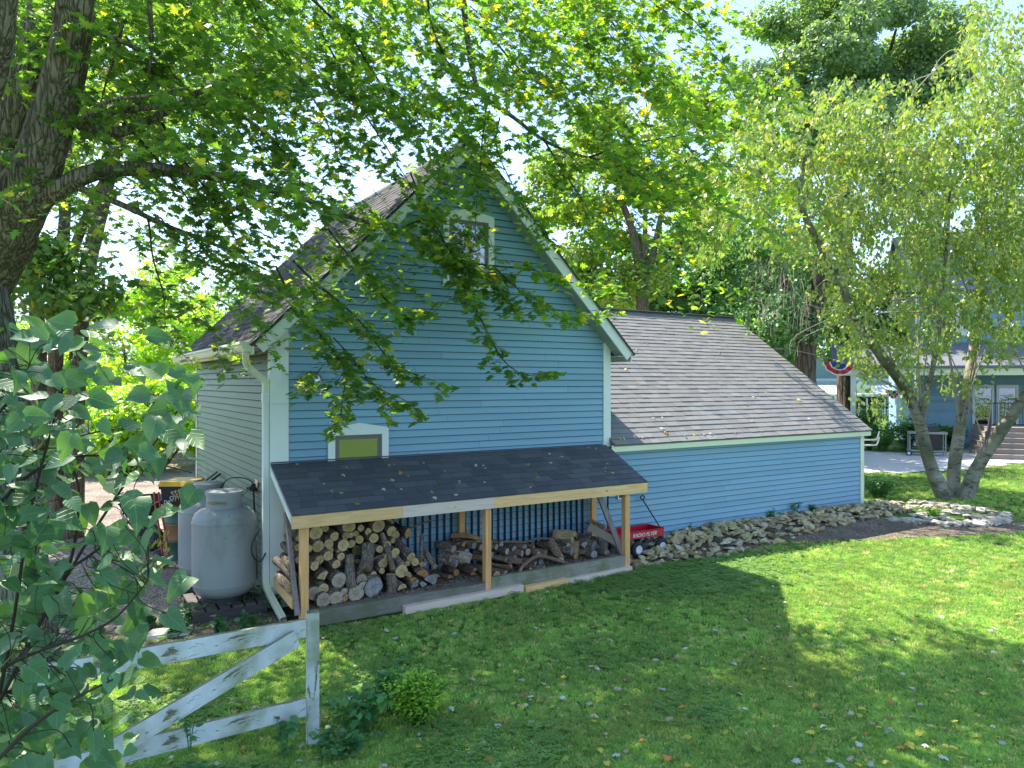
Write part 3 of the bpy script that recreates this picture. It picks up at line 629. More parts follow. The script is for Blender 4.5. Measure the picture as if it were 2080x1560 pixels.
# ================================================================= GARAGE WING
GE = 1.83; GR = 4.52; GYR = 3.62; GX1 = 12.40
wing = thing('garage_wing', 'low blue clapboard wing with sunlit grey shingle roof joined to the barn', 'building', (W, 0, 0))
m = MB(); m.face([(W+0.02, 0.004, -0.1), (GX1, 0.004, -0.1), (GX1, 0.004, GE-0.02), (W+0.02, 0.004, GE-0.02)])
m.face([(GX1, 0.004, -0.1), (GX1, 7.2, -0.1), (GX1, 7.2, GE), (GX1, GYR, GR-0.1), (GX1, 0.004, GE-0.1)])
m.face([(W+0.02, 7.2, -0.1), (GX1, 7.2, -0.1), (GX1, 7.2, GE), (W+0.02, 7.2, GE)]); m.obj('wall', M['blue'], wing)
z = 0.06
while z < GE-0.10:
    z1 = z+EXP; S = segs(W-0.0, GX1-0.08, rr, 1.6, 3.6)
    for i, (s, e) in enumerate(S):
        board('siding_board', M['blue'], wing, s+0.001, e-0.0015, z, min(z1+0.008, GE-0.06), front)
    z = z1
single('corner_board', M['cream'], wing, lambda m: m.box((GX1-0.09, -0.034, 0.05), (GX1+0.03, 0.0, GE-0.10)))
single('fascia_board', M['cream'], wing, lambda m: m.box((W-0.03, -0.14, GE-0.115), (GX1+0.11, -0.115, GE-0.005)))
single('soffit', M['cream'], wing, lambda m: m.box((W-0.02, -0.1145, GE-0.115), (GX1+0.10, -0.004, GE-0.105)))
gs = Vector((0, GYR+0.17, GR-GE)).normalized(); gl = math.hypot(GYR+0.17, GR-GE)
deck('roof_deck', [(W+0.0, -0.17, GE), (GX1+0.13, -0.17, GE), (GX1+0.13, GYR, GR), (W+0.0, GYR, GR)], M['sh_grey'], wing)
deck('roof_deck', [(W+0.0, GYR, GR), (GX1+0.13, GYR, GR), (GX1+0.13, 7.4, GE), (W+0.0, 7.4, GE)], M['sh_grey'], wing)
shingles(wing, (W+0.0, -0.17, GE), (1, 0, 0), gs, GX1+0.13-W, gl, 0.14, 0.16, 0.34, M['sh_grey'], rr, th=0.013)
m = MB()
for k in range(28):
    m.box((W+k*0.255, GYR-0.12, GR-0.005), (W+k*0.255+0.25, GYR+0.12, GR+0.012+0.004*(k % 2)))
m.obj('ridge_cap', M['sh_grey'], wing)
bx = aty(1256, 1006, 0)
vb = thing('wall_vent', 'small white vent box on blue siding behind the shed post', 'vent', (bx.x, 0, bx.z))
single('frame', M['whitep'], vb, lambda m: (m.box((bx.x-0.05, -0.05, bx.z-0.06), (bx.x+0.05, -0.016, bx.z+0.06))))
single('flap', M['darkmetal'], vb, lambda m: m.box((bx.x-0.03, -0.058, bx.z-0.035), (bx.x+0.03, -0.051, bx.z+0.04)))

# ================================================================= LEAN-TO WOODSHED
shed = thing('lean_to', 'open pine lean-to with dark shingle roof sheltering firewood against the barn', 'woodshed', (0, 0, 0))
X0, X1, ZW, ZF, YF = -0.04, 5.33, 1.843, 1.347, -1.0
sl = Vector((0, -YF, ZW-ZF)).normalized(); slen = math.hypot(YF, ZW-ZF)
deck('roof_deck', [(X0, YF-0.02, ZF-0.012), (X1, YF-0.02, ZF-0.012), (X1, -0.034, ZW-0.012), (X0, -0.034, ZW-0.012)], M['grey_wood'], shed, 0.02)
shingles(shed, (X0, YF-0.025, ZF-0.010), (1, 0, 0), sl, X1-X0, slen-0.01, 0.124, 0.17, 0.33, M['sh_dark'], rr, th=0.012)
single('flashing', M['sh_dark'], shed, lambda m: m.beam((X0, -0.045, ZW+0.004), (X1-0.1, -0.045, ZW+0.004), 0.03, 0.014))
j1 = aty(817, 1035, YF).x; j2 = aty(1003, 1010, YF).x
for a, b, mt in ((X0+0.0, j1, 'pine'), (j1+0.002, j2, 'pine_pale'), (j2+0.002, X1, 'pine')):
    o = single('fascia_board', M[mt], shed, lambda m: m.box((a, YF-0.018, ZF-0.165), (b, YF+0.018, ZF-0.022)))
    if mt == 'pine_pale': o['label'] = 'paler middle fascia board'
def sl_box(m, x0, x1, y0, y1, dz0, dz1):       # follows the roof slope
    zt = lambda y: ZF+(y-YF)*(ZW-ZF)/(-YF)
    m.hexa([(x0, y0, zt(y0)+dz0), (x1, y0, zt(y0)+dz0), (x1, y1, zt(y1)+dz0), (x0, y1, zt(y1)+dz0), (x0, y0, zt(y0)+dz1), (x1, y0, zt(y0)+dz1), (x1, y1, zt(y1)+dz1), (x0, y1, zt(y1)+dz1)])
single('side_fascia', M['white'], shed, lambda m: sl_box(m, X0-0.004, X0+0.016, YF+0.019, -0.034, -0.13, -0.034))
for x in (0.5, 1.1, 1.7, 2.3, 2.9, 3.5, 4.1, 4.7, 5.25):
    single('rafter', M['pine_v'], shed, lambda m: sl_box(m, x, x+0.04, YF+0.02, -0.02, -0.12, -0.034))
yp = -0.93
def post(x, y, z0, z1, wx=0.09, wy=0.09, mt='pine_v'): return single('post', M[mt], shed, lambda m: m.box((x-wx/2, y-wy/2, z0), (x+wx/2, y+wy/2, z1)))
xl = aty(617, 1200, yp).x; xm_ = aty(989, 1150, yp).x; xr = aty(1271, 1100, yp).x
ztop = ZF-0.04
for x in (xl, xr): post(x-0.0, yp, 0.0, ztop)
post(xm_-0.022, yp, 0.05, ztop, 0.042); post(xm_+0.024, yp+0.004, 0.05, ztop, 0.042)
bp1 = aty(936, 1060, -0.09).x; bp2 = aty(1203, 1040, -0.09).x
for x in (0.16, bp1, bp2): post(x, -0.11, 0.2, ZW-0.15, 0.09, 0.06)
single('brace', M['grey_wood_v'], shed, lambda m: m.beam(atx(581, 1040, 0.02), atx(604, 1250, 0.02), 0.04, 0.085, (0, 1, 0)))
single('brace', M['grey_wood_v'], shed, lambda m: m.beam((xr-0.03, -0.15, 1.62), (xr-0.03, -0.90, 0.36), 0.04, 0.085, (0, 1, 0))) if False else \
    single('brace', M['grey_wood_v'], shed, lambda m: m.beam(aty(1216, 1003, yp+0.10), aty(1266, 1130, yp+0.05), 0.085, 0.04, (0, 1, 0)))
single('end_beam', M['pine'], shed, lambda m: m.beam((0.01, -0.05, 0.36), (0.01, -0.88, 0.30), 0.04, 0.13))
# floor and sills
for k in range(7):
    ya = -0.90+k*0.122
    single('floor_board', M['grey_wood'], shed, lambda m: m.box((0.10, ya, 0.165), (5.02, ya+0.117, 0.20+0.002*(k % 2))))
def sill(x0, x1, y0, y1, z0, z1, mt): return single('sill_board', M[mt], shed, lambda m: m.box((x0, y0, z0), (x1, y1, z1)))
sill(xl+0.05, xm_-0.05, -0.985, -0.905, 0.02, 0.20, 'grey_wood'); sill(xm_+0.05, xr-0.05, -0.975, -0.905, 0.06, 0.255, 'mossy_wood')
ja = aty(820, 1240, -1.02).x
single('ground_timber', M['pine_pale'], shed, lambda m: m.beam((ja, -1.03, 0.045), (xm_+0.5, -1.02, 0.06), 0.085, 0.10))
single('ground_timber', M['pine'], shed, lambda m: m.beam((xm_+0.52, -1.05, 0.045), (xm_+1.25, -1.03, 0.05), 0.085, 0.09))
single('ground_timber', M['pine_pale'], shed, lambda m: m.beam((xm_+1.27, -1.015, 0.03), (xr+0.04, -1.0, 0.05), 0.07, 0.09))
x = 1.25
while x < bp2-0.08:
    if abs(x-bp1) > 0.08: single('backing_slat', M['navy'], shed, lambda m: m.box((x, -0.055, 0.22), (x+0.019, -0.018, ZW-0.16)))
    x += 0.112
single('bark_litter', M['litter'], shed, lambda m: [m.box((x_, y_, 0.203), (x_+rnd.uniform(0.02, 0.07), y_+rnd.uniform(0.01, 0.04), 0.207+rnd.uniform(0, 0.012))) for x_, y_ in [(rnd.uniform(0.2, 4.9), rnd.uniform(-0.9, -0.3)) for _ in range(700)]])['kind'] = 'stuff'
# ================================================================= VEGETATION
def maple_template(fold=0.18):
    # deeply cut five-lobed leaf, base at origin, tip at y=1, drooping lobes
    o = [(0.0, 0.0), (0.30, -0.06), (0.16, 0.16), (0.58, 0.22), (0.30, 0.36), (0.42, 0.62), (0.16, 0.52), (0.20, 0.76), (0.0, 1.0),
         (-0.20, 0.76), (-0.16, 0.52), (-0.42, 0.62), (-0.30, 0.36), (-0.58, 0.22), (-0.16, 0.16), (-0.30, -0.06)]
    v = [(0.0, 0.33, 0.0)]+[(x, y, -fold*(abs(x)*0.9+max(0, y-0.33)**2*0.8)) for x, y in o]
    f = [(0, i, i+1) for i in range(1, len(o))]+[(0, len(o), 1)]
    return v, f
MAPLE = maple_template()
DIAM = ([(0, 0, 0), (0.32, 0.45, -0.08), (0, 1, -0.05), (-0.32, 0.45, -0.08)], [(0, 1, 2), (0, 2, 3)])
OVAL = ([(0, 0, 0), (0.25, 0.22, 0.02), (0.30, 0.55, 0.0), (0, 1.0, -0.12), (-0.30, 0.55, 0.0), (-0.25, 0.22, 0.02)], [(0, 1, 2), (0, 2, 3), (0, 3, 4), (0, 4, 5)])
def heart_template():
    o = [(0.0, 0.0), (0.20, -0.10), (0.42, 0.06), (0.44, 0.34), (0.30, 0.62), (0.12, 0.84), (0.0, 1.0), (-0.12, 0.84), (-0.30, 0.62), (-0.44, 0.34), (-0.42, 0.06), (-0.20, -0.10)]
    mid = [(0.0, 0.0), (0, 0.25), (0, 0.55), (0, 0.8), (0, 1.0)]
    f_ = lambda x, y: (x, y, 0.30*abs(x)-0.16*y*y+0.05*math.sin(y*9)*abs(x))
    v = [f_(*p) for p in o]+[f_(0, 0.22), f_(0, 0.5), f_(0, 0.78)]
    f = [(0,1,12),(1,2,12),(2,3,12),(3,13,12),(3,4,13),(4,14,13),(4,5,14),(5,6,14),(6,7,14),(7,8,14),(8,13,14),(8,9,13),(9,12,13),(9,10,12),(10,11,12),(11,0,12)]
    return v, f
HEART = heart_template()
class Leaves:
    """collects leaf placements"""
    def __init__(s): s.p = []; s.n = []; s.f = []; s.s = []
    def add(s, p, n, f, z): s.p.append(tuple(p)); s.n.append(tuple(n)); s.f.append(tuple(f)); s.s.append(z)
    def arrays(s): return np.array(s.p), np.array(s.n), np.array(s.f), np.array(s.s)
def split_leaves(parent, L, tmpl, mat, name, mass, nparts=300, variants=5, mat2=None, f2=0.0, mass2='turning_foliage'):
    """the nparts leaves that show largest become parts sharing a few meshes, the rest one mass"""
    P, Nn, Fd, S = L.arrays(); X, Y, Z = frames(Nn, Fd)
    d = P-np.array(CAM); D = d@np.array(FW); px = 1040+FPX*(d@np.array(RT))/np.maximum(D, .01); py = HOR-FPX*d[:, 2]/np.maximum(D, .01)
    vis = (D > 0.3) & (px > -30) & (px < 2110) & (py > -30) & (py < 1590)
    app = np.where(vis, S/np.maximum(D, .1), 0); order = np.argsort(-app)
    near = order[:nparts]; far = order[nparts:]
    mt = bpy.data.meshes.new(name); mt.from_pydata(tmpl[0], [], tmpl[1]); lt = mt.attributes.new('leafco', 'FLOAT_VECTOR', 'POINT'); lt.data.foreach_set('vector', [c_ for v_ in tmpl[0] for c_ in v_]); mt.materials.append(mat); mt.polygons.foreach_set('use_smooth', [True]*len(mt.polygons)); mt.update()
    pl = Vector(parent.location)
    mts = [mt]
    for a_, b_, c_ in variants if isinstance(variants, (list, tuple)) else ():      # narrower, curled and lobed forms of the same leaf
        m2 = mt.copy(); co = np.array(tmpl[0], float); k = co.copy(); co[:, 0] *= a_*(1+c_*np.sin(co[:, 1]*14)); co[:, 2] += b_*co[:, 1]**2+b_*0.6*co[:, 0]*np.sin(co[:, 1]*6); m2.vertices.foreach_set('co', co.ravel()); mts.append(m2)
    for i in near:
        o = bpy.data.objects.new(name, mts[i % len(mts)]); s = float(S[i])
        mw = Matrix(((X[i][0]*s, Y[i][0]*s, Z[i][0]*s, P[i][0]), (X[i][1]*s, Y[i][1]*s, Z[i][1]*s, P[i][1]), (X[i][2]*s, Y[i][2]*s, Z[i][2]*s, P[i][2]), (0, 0, 0, 1)))
        col.objects.link(o); o.parent = parent; o.matrix_parent_inverse = Matrix.Translation(-pl); o.matrix_basis = mw
    if len(far):
        r = rng.random(len(far))
        if mat2 is not None and f2 > 0:
            # yellowing increases to the right-hand, outer side of the crown
            k = rng.random(len(far)) < f2*np.clip((P[far][:, 0]-0.0)/6.0, 0.03, 1)
            a, b = far[~k], far[k]
            if len(b): o2 = cloud(mass2, tmpl[0], tmpl[1], P[b], X[b], Y[b], Z[b], S[b], rng.random(len(b)), mat2, parent); o2['kind'] = 'stuff'
            far = a; r = rng.random(len(far))
        o1 = cloud(mass, tmpl[0], tmpl[1], P[far], X[far], Y[far], Z[far], S[far], r, mat, parent); o1['kind'] = 'stuff'

# ----------------------------------------------------------------- the big maple
tree = thing('maple_tree', 'big spreading maple with furrowed trunk whose leafy branches hang before the barn', 'tree', (-2.75, -0.45, 0))
tr = random.Random(5)
def limb(name, pts, r0, r1, mat, n=12, k=6, jit=0.05, parent=tree):
    P = curve_pts(pts, k); R_ = lerp_list([r0, r1] if not hasattr(r0, '__len__') else r0, len(P))
    m = MB(); m.tube(P, R_, n, True, 0, jit, tr); return m.obj(name, mat, parent, smooth=True)
B = Vector((-2.75, -0.45, 0))
limb('trunk', [B+Vector((0.02, 0.0, -0.1)), B+Vector((0, 0, 0.5)), B+Vector((-0.06, 0, 1.6)), B+Vector((-0.17, 0, 2.8)), B+Vector((-0.33, 0, 3.7)), B+Vector((-0.42, 0, 4.2))], [0.50, 0.42, 0.38, 0.36, 0.37, 0.30], None, M['bark_furrow'], 24, 6, 0.025)
A1 = [atD(-70, 600, 7.4), atD(5, 470, 7.2), atD(70, 350, 7.0), atD(118, 200, 6.9), atD(148, 60, 6.8), atD(160, -80, 6.8), atD(200, -400, 7.2), atD(330, -900, 8.0)]
limb('limb', A1, [0.34, 0.30, 0.215, 0.18, 0.165, 0.155, 0.12, 0.06], None, M['bark_maple'], 20)
A2 = [atD(-110, 560, 7.9), atD(-30, 430, 7.9), atD(10, 300, 7.9), atD(50, 150, 7.9), atD(95, 0, 8.0), atD(180, -200, 8.3), atD(300, -500, 9)]
limb('limb', A2, [0.32, 0.23, 0.18, 0.165, 0.155, 0.14, 0.1], None, M['bark_maple'], 18)
A3 = [atD(-120, 500, 6.9), atD(-60, 250, 6.4), atD(-8, 90, 6.1), atD(10, -60, 6.0), atD(60, -400, 6)]
limb('limb', A3, [0.3, 0.17, 0.12, 0.11, 0.07], None, M['bark_maple'], 14)
L = Leaves(); TW = MB()
UP = Vector((0, 0, 1))
def leaf_at(p, out, size, droop=0.35):
    # silver maple leaves hang: blade roughly horizontal but tilted, pointing outward and down
    f = (out+Vector((tr.uniform(-.7, .7), tr.uniform(-.7, .7), -droop+tr.uniform(-.5, .3)))).normalized()
    n = (UP*0.9+Vector((tr.uniform(-.8, .8), tr.uniform(-.8, .8), tr.uniform(-.3, .5)))).normalized()
    L.add(p+f*size*0.35, n, f, size)
def twig(p, d, length, nl, size=0.115, r=0.004, sub=0, sag=0.5):
    pts = [Vector(p)]; d = Vector(d).normalized(); k = 5; st = length/k
    for i in range(k):
        d = (d+Vector((tr.uniform(-.16, .16), tr.uniform(-.16, .16), -0.10*sag+tr.uniform(-.10, .10)))).normalized(); pts.append(pts[-1]+d*st)
    TW.tube(pts, [r, r*.8, r*.6, r*.5, r*.4, r*.3], 3, False)
    for j in range(nl):
        t = (j+0.6+tr.uniform(-.3, .3))/nl*k; i = min(int(t), k-1); q_ = pts[i].lerp(pts[i+1], t-i)
        side = d.cross(UP); side = side.normalized() if side.length > 0.1 else Vector((1, 0, 0))
        out = (d*0.6+side*tr.choice((-1, 1))*0.9)
        leaf_at(q_+out*tr.uniform(0.02, 0.05), out, size*tr.uniform(0.6, 1.15))
        if sub and tr.random() < sub:
            twig(q_, (d+side*tr.choice((-1, 1))*0.8+Vector((0, 0, tr.uniform(-.3, .1)))), length*0.5, max(3, nl//3), size, r*.6, 0, sag)
    return pts
def safe(p):
    """keep foliage out of the barn"""
    p = Vector(p)
    if -0.5 < p.x < W+0.5 and p.y > -0.42 and p.z < zroof(max(-0.4, min(W+0.4, p.x)))+0.45:
        s = (-0.5-CAM.y)/(p.y-CAM.y) if p.y > CAM.y else 1
        p = CAM+(p-CAM)*min(1, s)
    return p
# branches drawn from the photograph: (px, py, depth) points, base radius, tip radius, leaf sprays per metre, where leaves start
def br(pts, r0, r1, dens, start=0.0, size=0.125, tl=0.42, nl=10, nm='branch', sub=0.35):
    P = curve_pts([safe(atD(*q_)) for q_ in pts], 6); m = MB(); m.tube(P, lerp_list([r0, r1], len(P)), 7 if r0 > 0.02 else 5, True, 0, 0.05, tr)
    m.obj(nm, M['bark_maple'] if r0 > 0.018 else M['twig'], tree, smooth=True)
    tot = sum((P[i+1]-P[i]).length for i in range(len(P)-1)); acc = 0; nxt = tot*start
    for i in range(len(P)-1):
        a, b = P[i], P[i+1]; l = (b-a).length; d = (b-a).normalized()
        while nxt < acc+l:
            q_ = a.lerp(b, (nxt-acc)/l); side = d.cross(UP).normalized()*tr.choice((-1, 1))
            fr = 1-0.35*(nxt/tot)
            twig(q_, d*0.9+side*tr.uniform(.35, .95)+Vector((0, 0, tr.uniform(-.45, .25))), tl*fr*tr.uniform(.6, 1.2), int(nl*fr*tr.uniform(.8, 1.2))+1, size, 0.004, sub)
            nxt += 1/dens*tr.uniform(.6, 1.4)
        acc += l
    twig(P[-1], (P[-1]-P[-2]), tl*0.6, nl, size)
z1_ = lambda x, y, D: (560+x/2.811, 330+y/2.811, D)
z3_ = lambda x, y, D: (600+x/2.6, y/2.6, D)
z0_ = lambda x, y, D: (x/2.9714, y/2.9714, D)
# heavy bare limbs at the left
br([(75, 415, 7.1), (130, 378, 7.0), (190, 350, 7.0), (260, 343, 7.1), (340, 346, 7.3), (420, 356, 7.6), (500, 370, 8.0), (570, 392, 8.3), (640, 412, 8.5), (710, 442, 8.6)], 0.10, 0.02, 2.2, 0.55)
br([(150, 378, 7.0), (195, 395, 7.0), (260, 422, 7.1), (330, 455, 7.3), (400, 482, 7.5), (470, 512, 7.7), (540, 548, 7.8)], 0.038, 0.010, 3.4, 0.40)
br([(205, 365, 7.1), (235, 355, 7.2), (255, 330, 7.4)], 0.045, 0.02, 0.5, 0.9)
br([(160, 250, 6.95), (200, 262, 7.0), (245, 268, 7.1), (300, 246, 7.3), (350, 220, 7.5), (400, 190, 7.8), (500, 150, 8.2), (575, 120, 8.6)], 0.065, 0.02, 2.5, 0.35)
br([(165, 245, 6.9), (230, 228, 6.9), (320, 217, 7.0), (410, 210, 7.1), (470, 225, 7.2), (540, 270, 7.3), (590, 330, 7.5), (630, 395, 7.7)], 0.032, 0.008, 3.6, 0.45)
br([(168, 240, 6.8), (220, 205, 6.7), (290, 195, 6.6), (380, 178, 6.5), (440, 170, 6.3)], 0.022, 0.006, 2.5, 0.5)
br([(190, 62, 6.8), (250, 85, 6.8), (300, 112, 6.9), (340, 140, 7.0), (400, 200, 7.2)], 0.028, 0.008, 2.5, 0.5)
br([(250, -60, 7.0), (252, 20, 7.0), (240, 90, 7.1), (215, 170, 7.2), (200, 230, 7.2)], 0.022, 0.005, 2.0, 0.3)
br([(300, -60, 6.8), (305, 20, 6.8), (308, 100, 6.9), (298, 165, 6.9), (285, 210, 7.0)], 0.03, 0.006, 2.0, 0.4)
br([(270, 420, 7.2), (300, 445, 7.2), (310, 520, 7.2), (330, 590, 7.2), (335, 640, 7.3)], 0.014, 0.004, 3.5, 0.3)
br([(330, 250, 7.3), (370, 320, 7.2), (430, 400, 7.2), (470, 470, 7.2), (520, 560, 7.3)], 0.016, 0.004, 4.5, 0.3)
br([(240, 240, 7.3), (290, 290, 7.3), (340, 350, 7.3), (400, 430, 7.3), (440, 500, 7.4)], 0.016, 0.004, 3.5, 0.4)
br([(510, 0, 7.5), (560, 90, 7.5), (600, 150, 7.6), (660, 240, 7.8), (690, 330, 8.0)], 0.02, 0.005, 4, 0.2)
# hanging branches in front of the gable
br([z1_(380, 300, 8.6), z1_(620, 370, 8.7), z1_(800, 430, 8.8), z1_(950, 560, 8.9), z1_(1060, 690, 9.0), z1_(1150, 850, 9.1), z1_(1230, 1010, 9.3), z1_(1310, 1140, 9.5), z1_(1420, 1215, 9.6), z1_(1520, 1200, 9.7)], 0.028, 0.004, 6.5, 0.05, sub=0.35)
br([z1_(0, 590, 7.8), z1_(100, 780, 7.9), z1_(230, 950, 8.0), z1_(330, 1080, 8.1), z1_(400, 1200, 8.2), z1_(385, 1330, 8.2), z1_(375, 1430, 8.2)], 0.012, 0.003, 10, 0.1)
br([z1_(100, 560, 7.9), z1_(230, 690, 8.0), z1_(380, 810, 8.1), z1_(500, 930, 8.2), z1_(620, 1090, 8.4), z1_(750, 1190, 8.5), z1_(890, 1240, 8.6)], 0.014, 0.003, 7, 0.1)
br([z1_(330, 1000, 8.1), z1_(440, 1120, 8.2), z1_(560, 1270, 8.3), z1_(720, 1350, 8.4)], 0.008, 0.003, 8, 0.1)
br([z1_(330, 1080, 8.1), z1_(270, 1160, 8.1), z1_(200, 1220, 8.1)], 0.005, 0.003, 9, 0.2)
br([z1_(300, 380, 8.3), z1_(400, 510, 8.4), z1_(520, 620, 8.5), z1_(600, 750, 8.6), z1_(700, 830, 8.7), z1_(800, 850, 8.8)], 0.012, 0.003, 8, 0.15)
br([z1_(790, 855, 8.8), z1_(890, 860, 8.8), z1_(960, 800, 8.8), z1_(1010, 780, 8.8)], 0.004, 0.002, 5, 0.6, nl=5)
br([z1_(850, 450, 8.9), z1_(1000, 550, 9.1), z1_(1250, 590, 9.5), z1_(1450, 610, 9.8), z1_(1700, 690, 10.0), z1_(1880, 720, 10.2)], 0.015, 0.003, 7, 0.1)
br([z1_(1250, 600, 9.4), z1_(1380, 720, 9.6), z1_(1500, 820, 9.8), z1_(1700, 850, 10.0), z1_(1860, 840, 10.2)], 0.010, 0.003, 7, 0.1)
br([z1_(700, 380, 8.8), z1_(850, 330, 8.9), z1_(920, 400, 9.0), z1_(1020, 520, 9.1), z1_(1180, 640, 9.3), z1_(1330, 800, 9.5)], 0.012, 0.003, 7, 0.1)
br([z1_(770, 60, 8.9), z1_(820, 180, 8.9), z1_(900, 330, 9.0), z1_(980, 480, 9.0), z1_(1080, 640, 9.1)], 0.012, 0.003, 6, 0.2)
# the bare sweeping limb at top centre
br([z3_(870, -120, 8.6), z3_(885, 0, 8.6), z3_(905, 180, 8.7), z3_(930, 350, 8.8), z3_(985, 500, 8.9), z3_(1150, 620, 9.1), z3_(1320, 745, 9.3), z3_(1500, 820, 9.5), z3_(1700, 870, 9.8), z3_(1850, 980, 10.0), z3_(2050, 1090, 10.3)], 0.042, 0.006, 4.5, 0.42)
br([z3_(905, 95, 8.7), z3_(1000, 160, 8.8), z3_(1080, 250, 8.8), z3_(1200, 380, 9.0), z3_(1350, 480, 9.3), z3_(1500, 560, 9.5)], 0.018, 0.004, 5.5, 0.25)
br([z3_(1010, 545, 8.9), z3_(1000, 650, 8.9), z3_(985, 760, 8.9), z3_(975, 900, 8.9), z3_(960, 1050, 8.9), z3_(952, 1180, 8.9)], 0.012, 0.004, 3.0, 0.1, tl=0.3)
br([z3_(1320, 750, 9.3), z3_(1400, 880, 9.4), z3_(1480, 1000, 9.5), z3_(1560, 1130, 9.6), z3_(1640, 1260, 9.8)], 0.013, 0.003, 6, 0.1)
br([z3_(1080, 620, 9.0), z3_(1060, 760, 9.0), z3_(1110, 900, 9.1), z3_(1180, 1030, 9.2), z3_(1260, 1150, 9.3)], 0.010, 0.003, 6, 0.15)
br([z3_(80, -10, 7.9), z3_(280, 180, 8.0), z3_(380, 330, 8.2), z3_(500, 520, 8.4), z3_(640, 700, 8.6), z3_(760, 880, 8.8)], 0.016, 0.004, 5, 0.15)
br([z3_(700, 0, 8.3), z3_(720, 130, 8.4), z3_(800, 320, 8.5), z3_(900, 460, 8.6), z3_(980, 620, 8.8)], 0.014, 0.004, 5, 0.15)
br([z3_(100, 100, 8.0), z3_(180, 250, 8.1), z3_(330, 540, 8.2), z3_(430, 700, 8.3), z3_(560, 900, 8.4), z3_(650, 1050, 8.5)], 0.014, 0.004, 5, 0.2)
br([z3_(1500, -60, 9.5), z3_(1640, 60, 9.6), z3_(1720, 200, 9.7), z3_(1860, 360, 9.9), z3_(2000, 500, 10.1)], 0.014, 0.004, 4.5, 0.1)
br([z3_(1800, -100, 9.8), z3_(2050, 60, 9.9), z3_(2150, 160, 10.1), z3_(2260, 300, 10.2)], 0.014, 0.004, 5, 0.1)
br([z3_(1550, 830, 9.5), z3_(1780, 760, 9.8), z3_(2000, 720, 10.1), z3_(2200, 680, 10.4)], 0.014, 0.004, 6, 0.1)
br([z3_(1700, 900, 9.8), z3_(1900, 960, 10.1), z3_(2100, 980, 10.3), z3_(2230, 1000, 10.4)], 0.010, 0.003, 6, 0.1)
# filler sprays: number per 100 px cell of the crown, rows from y=-100 down
DENS = ["9999999988999720000",
        "9999999988999720000",
        "8999999988889852000",
        "4789994477444761000",
        "2678993365445751000",
        "0356776532224652000",
        "0124544210012331000",
        "0033321000000000000"]
def lims(px, py):
    if px < 560: return (6.6, 9.4)
    if py > 330: return (8.0, 9.4+(px-560)/600)
    return (7.6, 11.0)
for j, row in enumerate(DENS):
    for i, ch in enumerate(row):
        for _ in range(int(int(ch)*(1.9 if j < 3 else 1.4))):
            px = i*100+tr.uniform(0, 100)-40; py = -100+j*100+tr.uniform(0, 100)-20; a, b = lims(px, py)
            p = safe(atD(px, py, tr.uniform(a, b))); out = (p-Vector((-2.5, -0.5, p.z))); out.z = 0; out = out.normalized()
            twig(p, out*0.8+Vector((tr.uniform(-.5, .5), tr.uniform(-.5, .5), -0.45)), tr.uniform(0.4, 0.85), tr.randint(7, 12), 0.115, 0.005, 0.3)
# the rest of the crown, above and beside the frame: it shades the near lawn
def crown_fill(n, xr_, yr_, zr_):
    for _ in range(n):
        p = Vector((tr.uniform(*xr_), tr.uniform(*yr_), tr.uniform(*zr_)))
        x_, y_, D = proj(p)
        if D > 0 and -60 < x_ < 2140 and y_ > -60: continue
        if (p-CAM).length < 2.2: continue
        out = (p-Vector((-2.5, -0.5, p.z))).normalized()
        twig(p, out+Vector((0, 0, -0.3)), tr.uniform(0.6, 1.0), 12, 0.14, 0.006, 0)
crown_fill(330, (-4, 7.0), (-5.0, 1.2), (7.4, 9.8))
crown_fill(380, (-5, 3.2), (0.0, 4.2), (7.6, 10.5))
crown_fill(60, (-7, -1), (-5.0, 4.5), (4.5, 8.5))
TW.obj('twigs', M['twig'], tree)['kind'] = 'stuff'
split_leaves(tree, L, MAPLE, M['maple'], 'leaf', 'foliage', 300, mat2=M['maple_y'], f2=0.75)

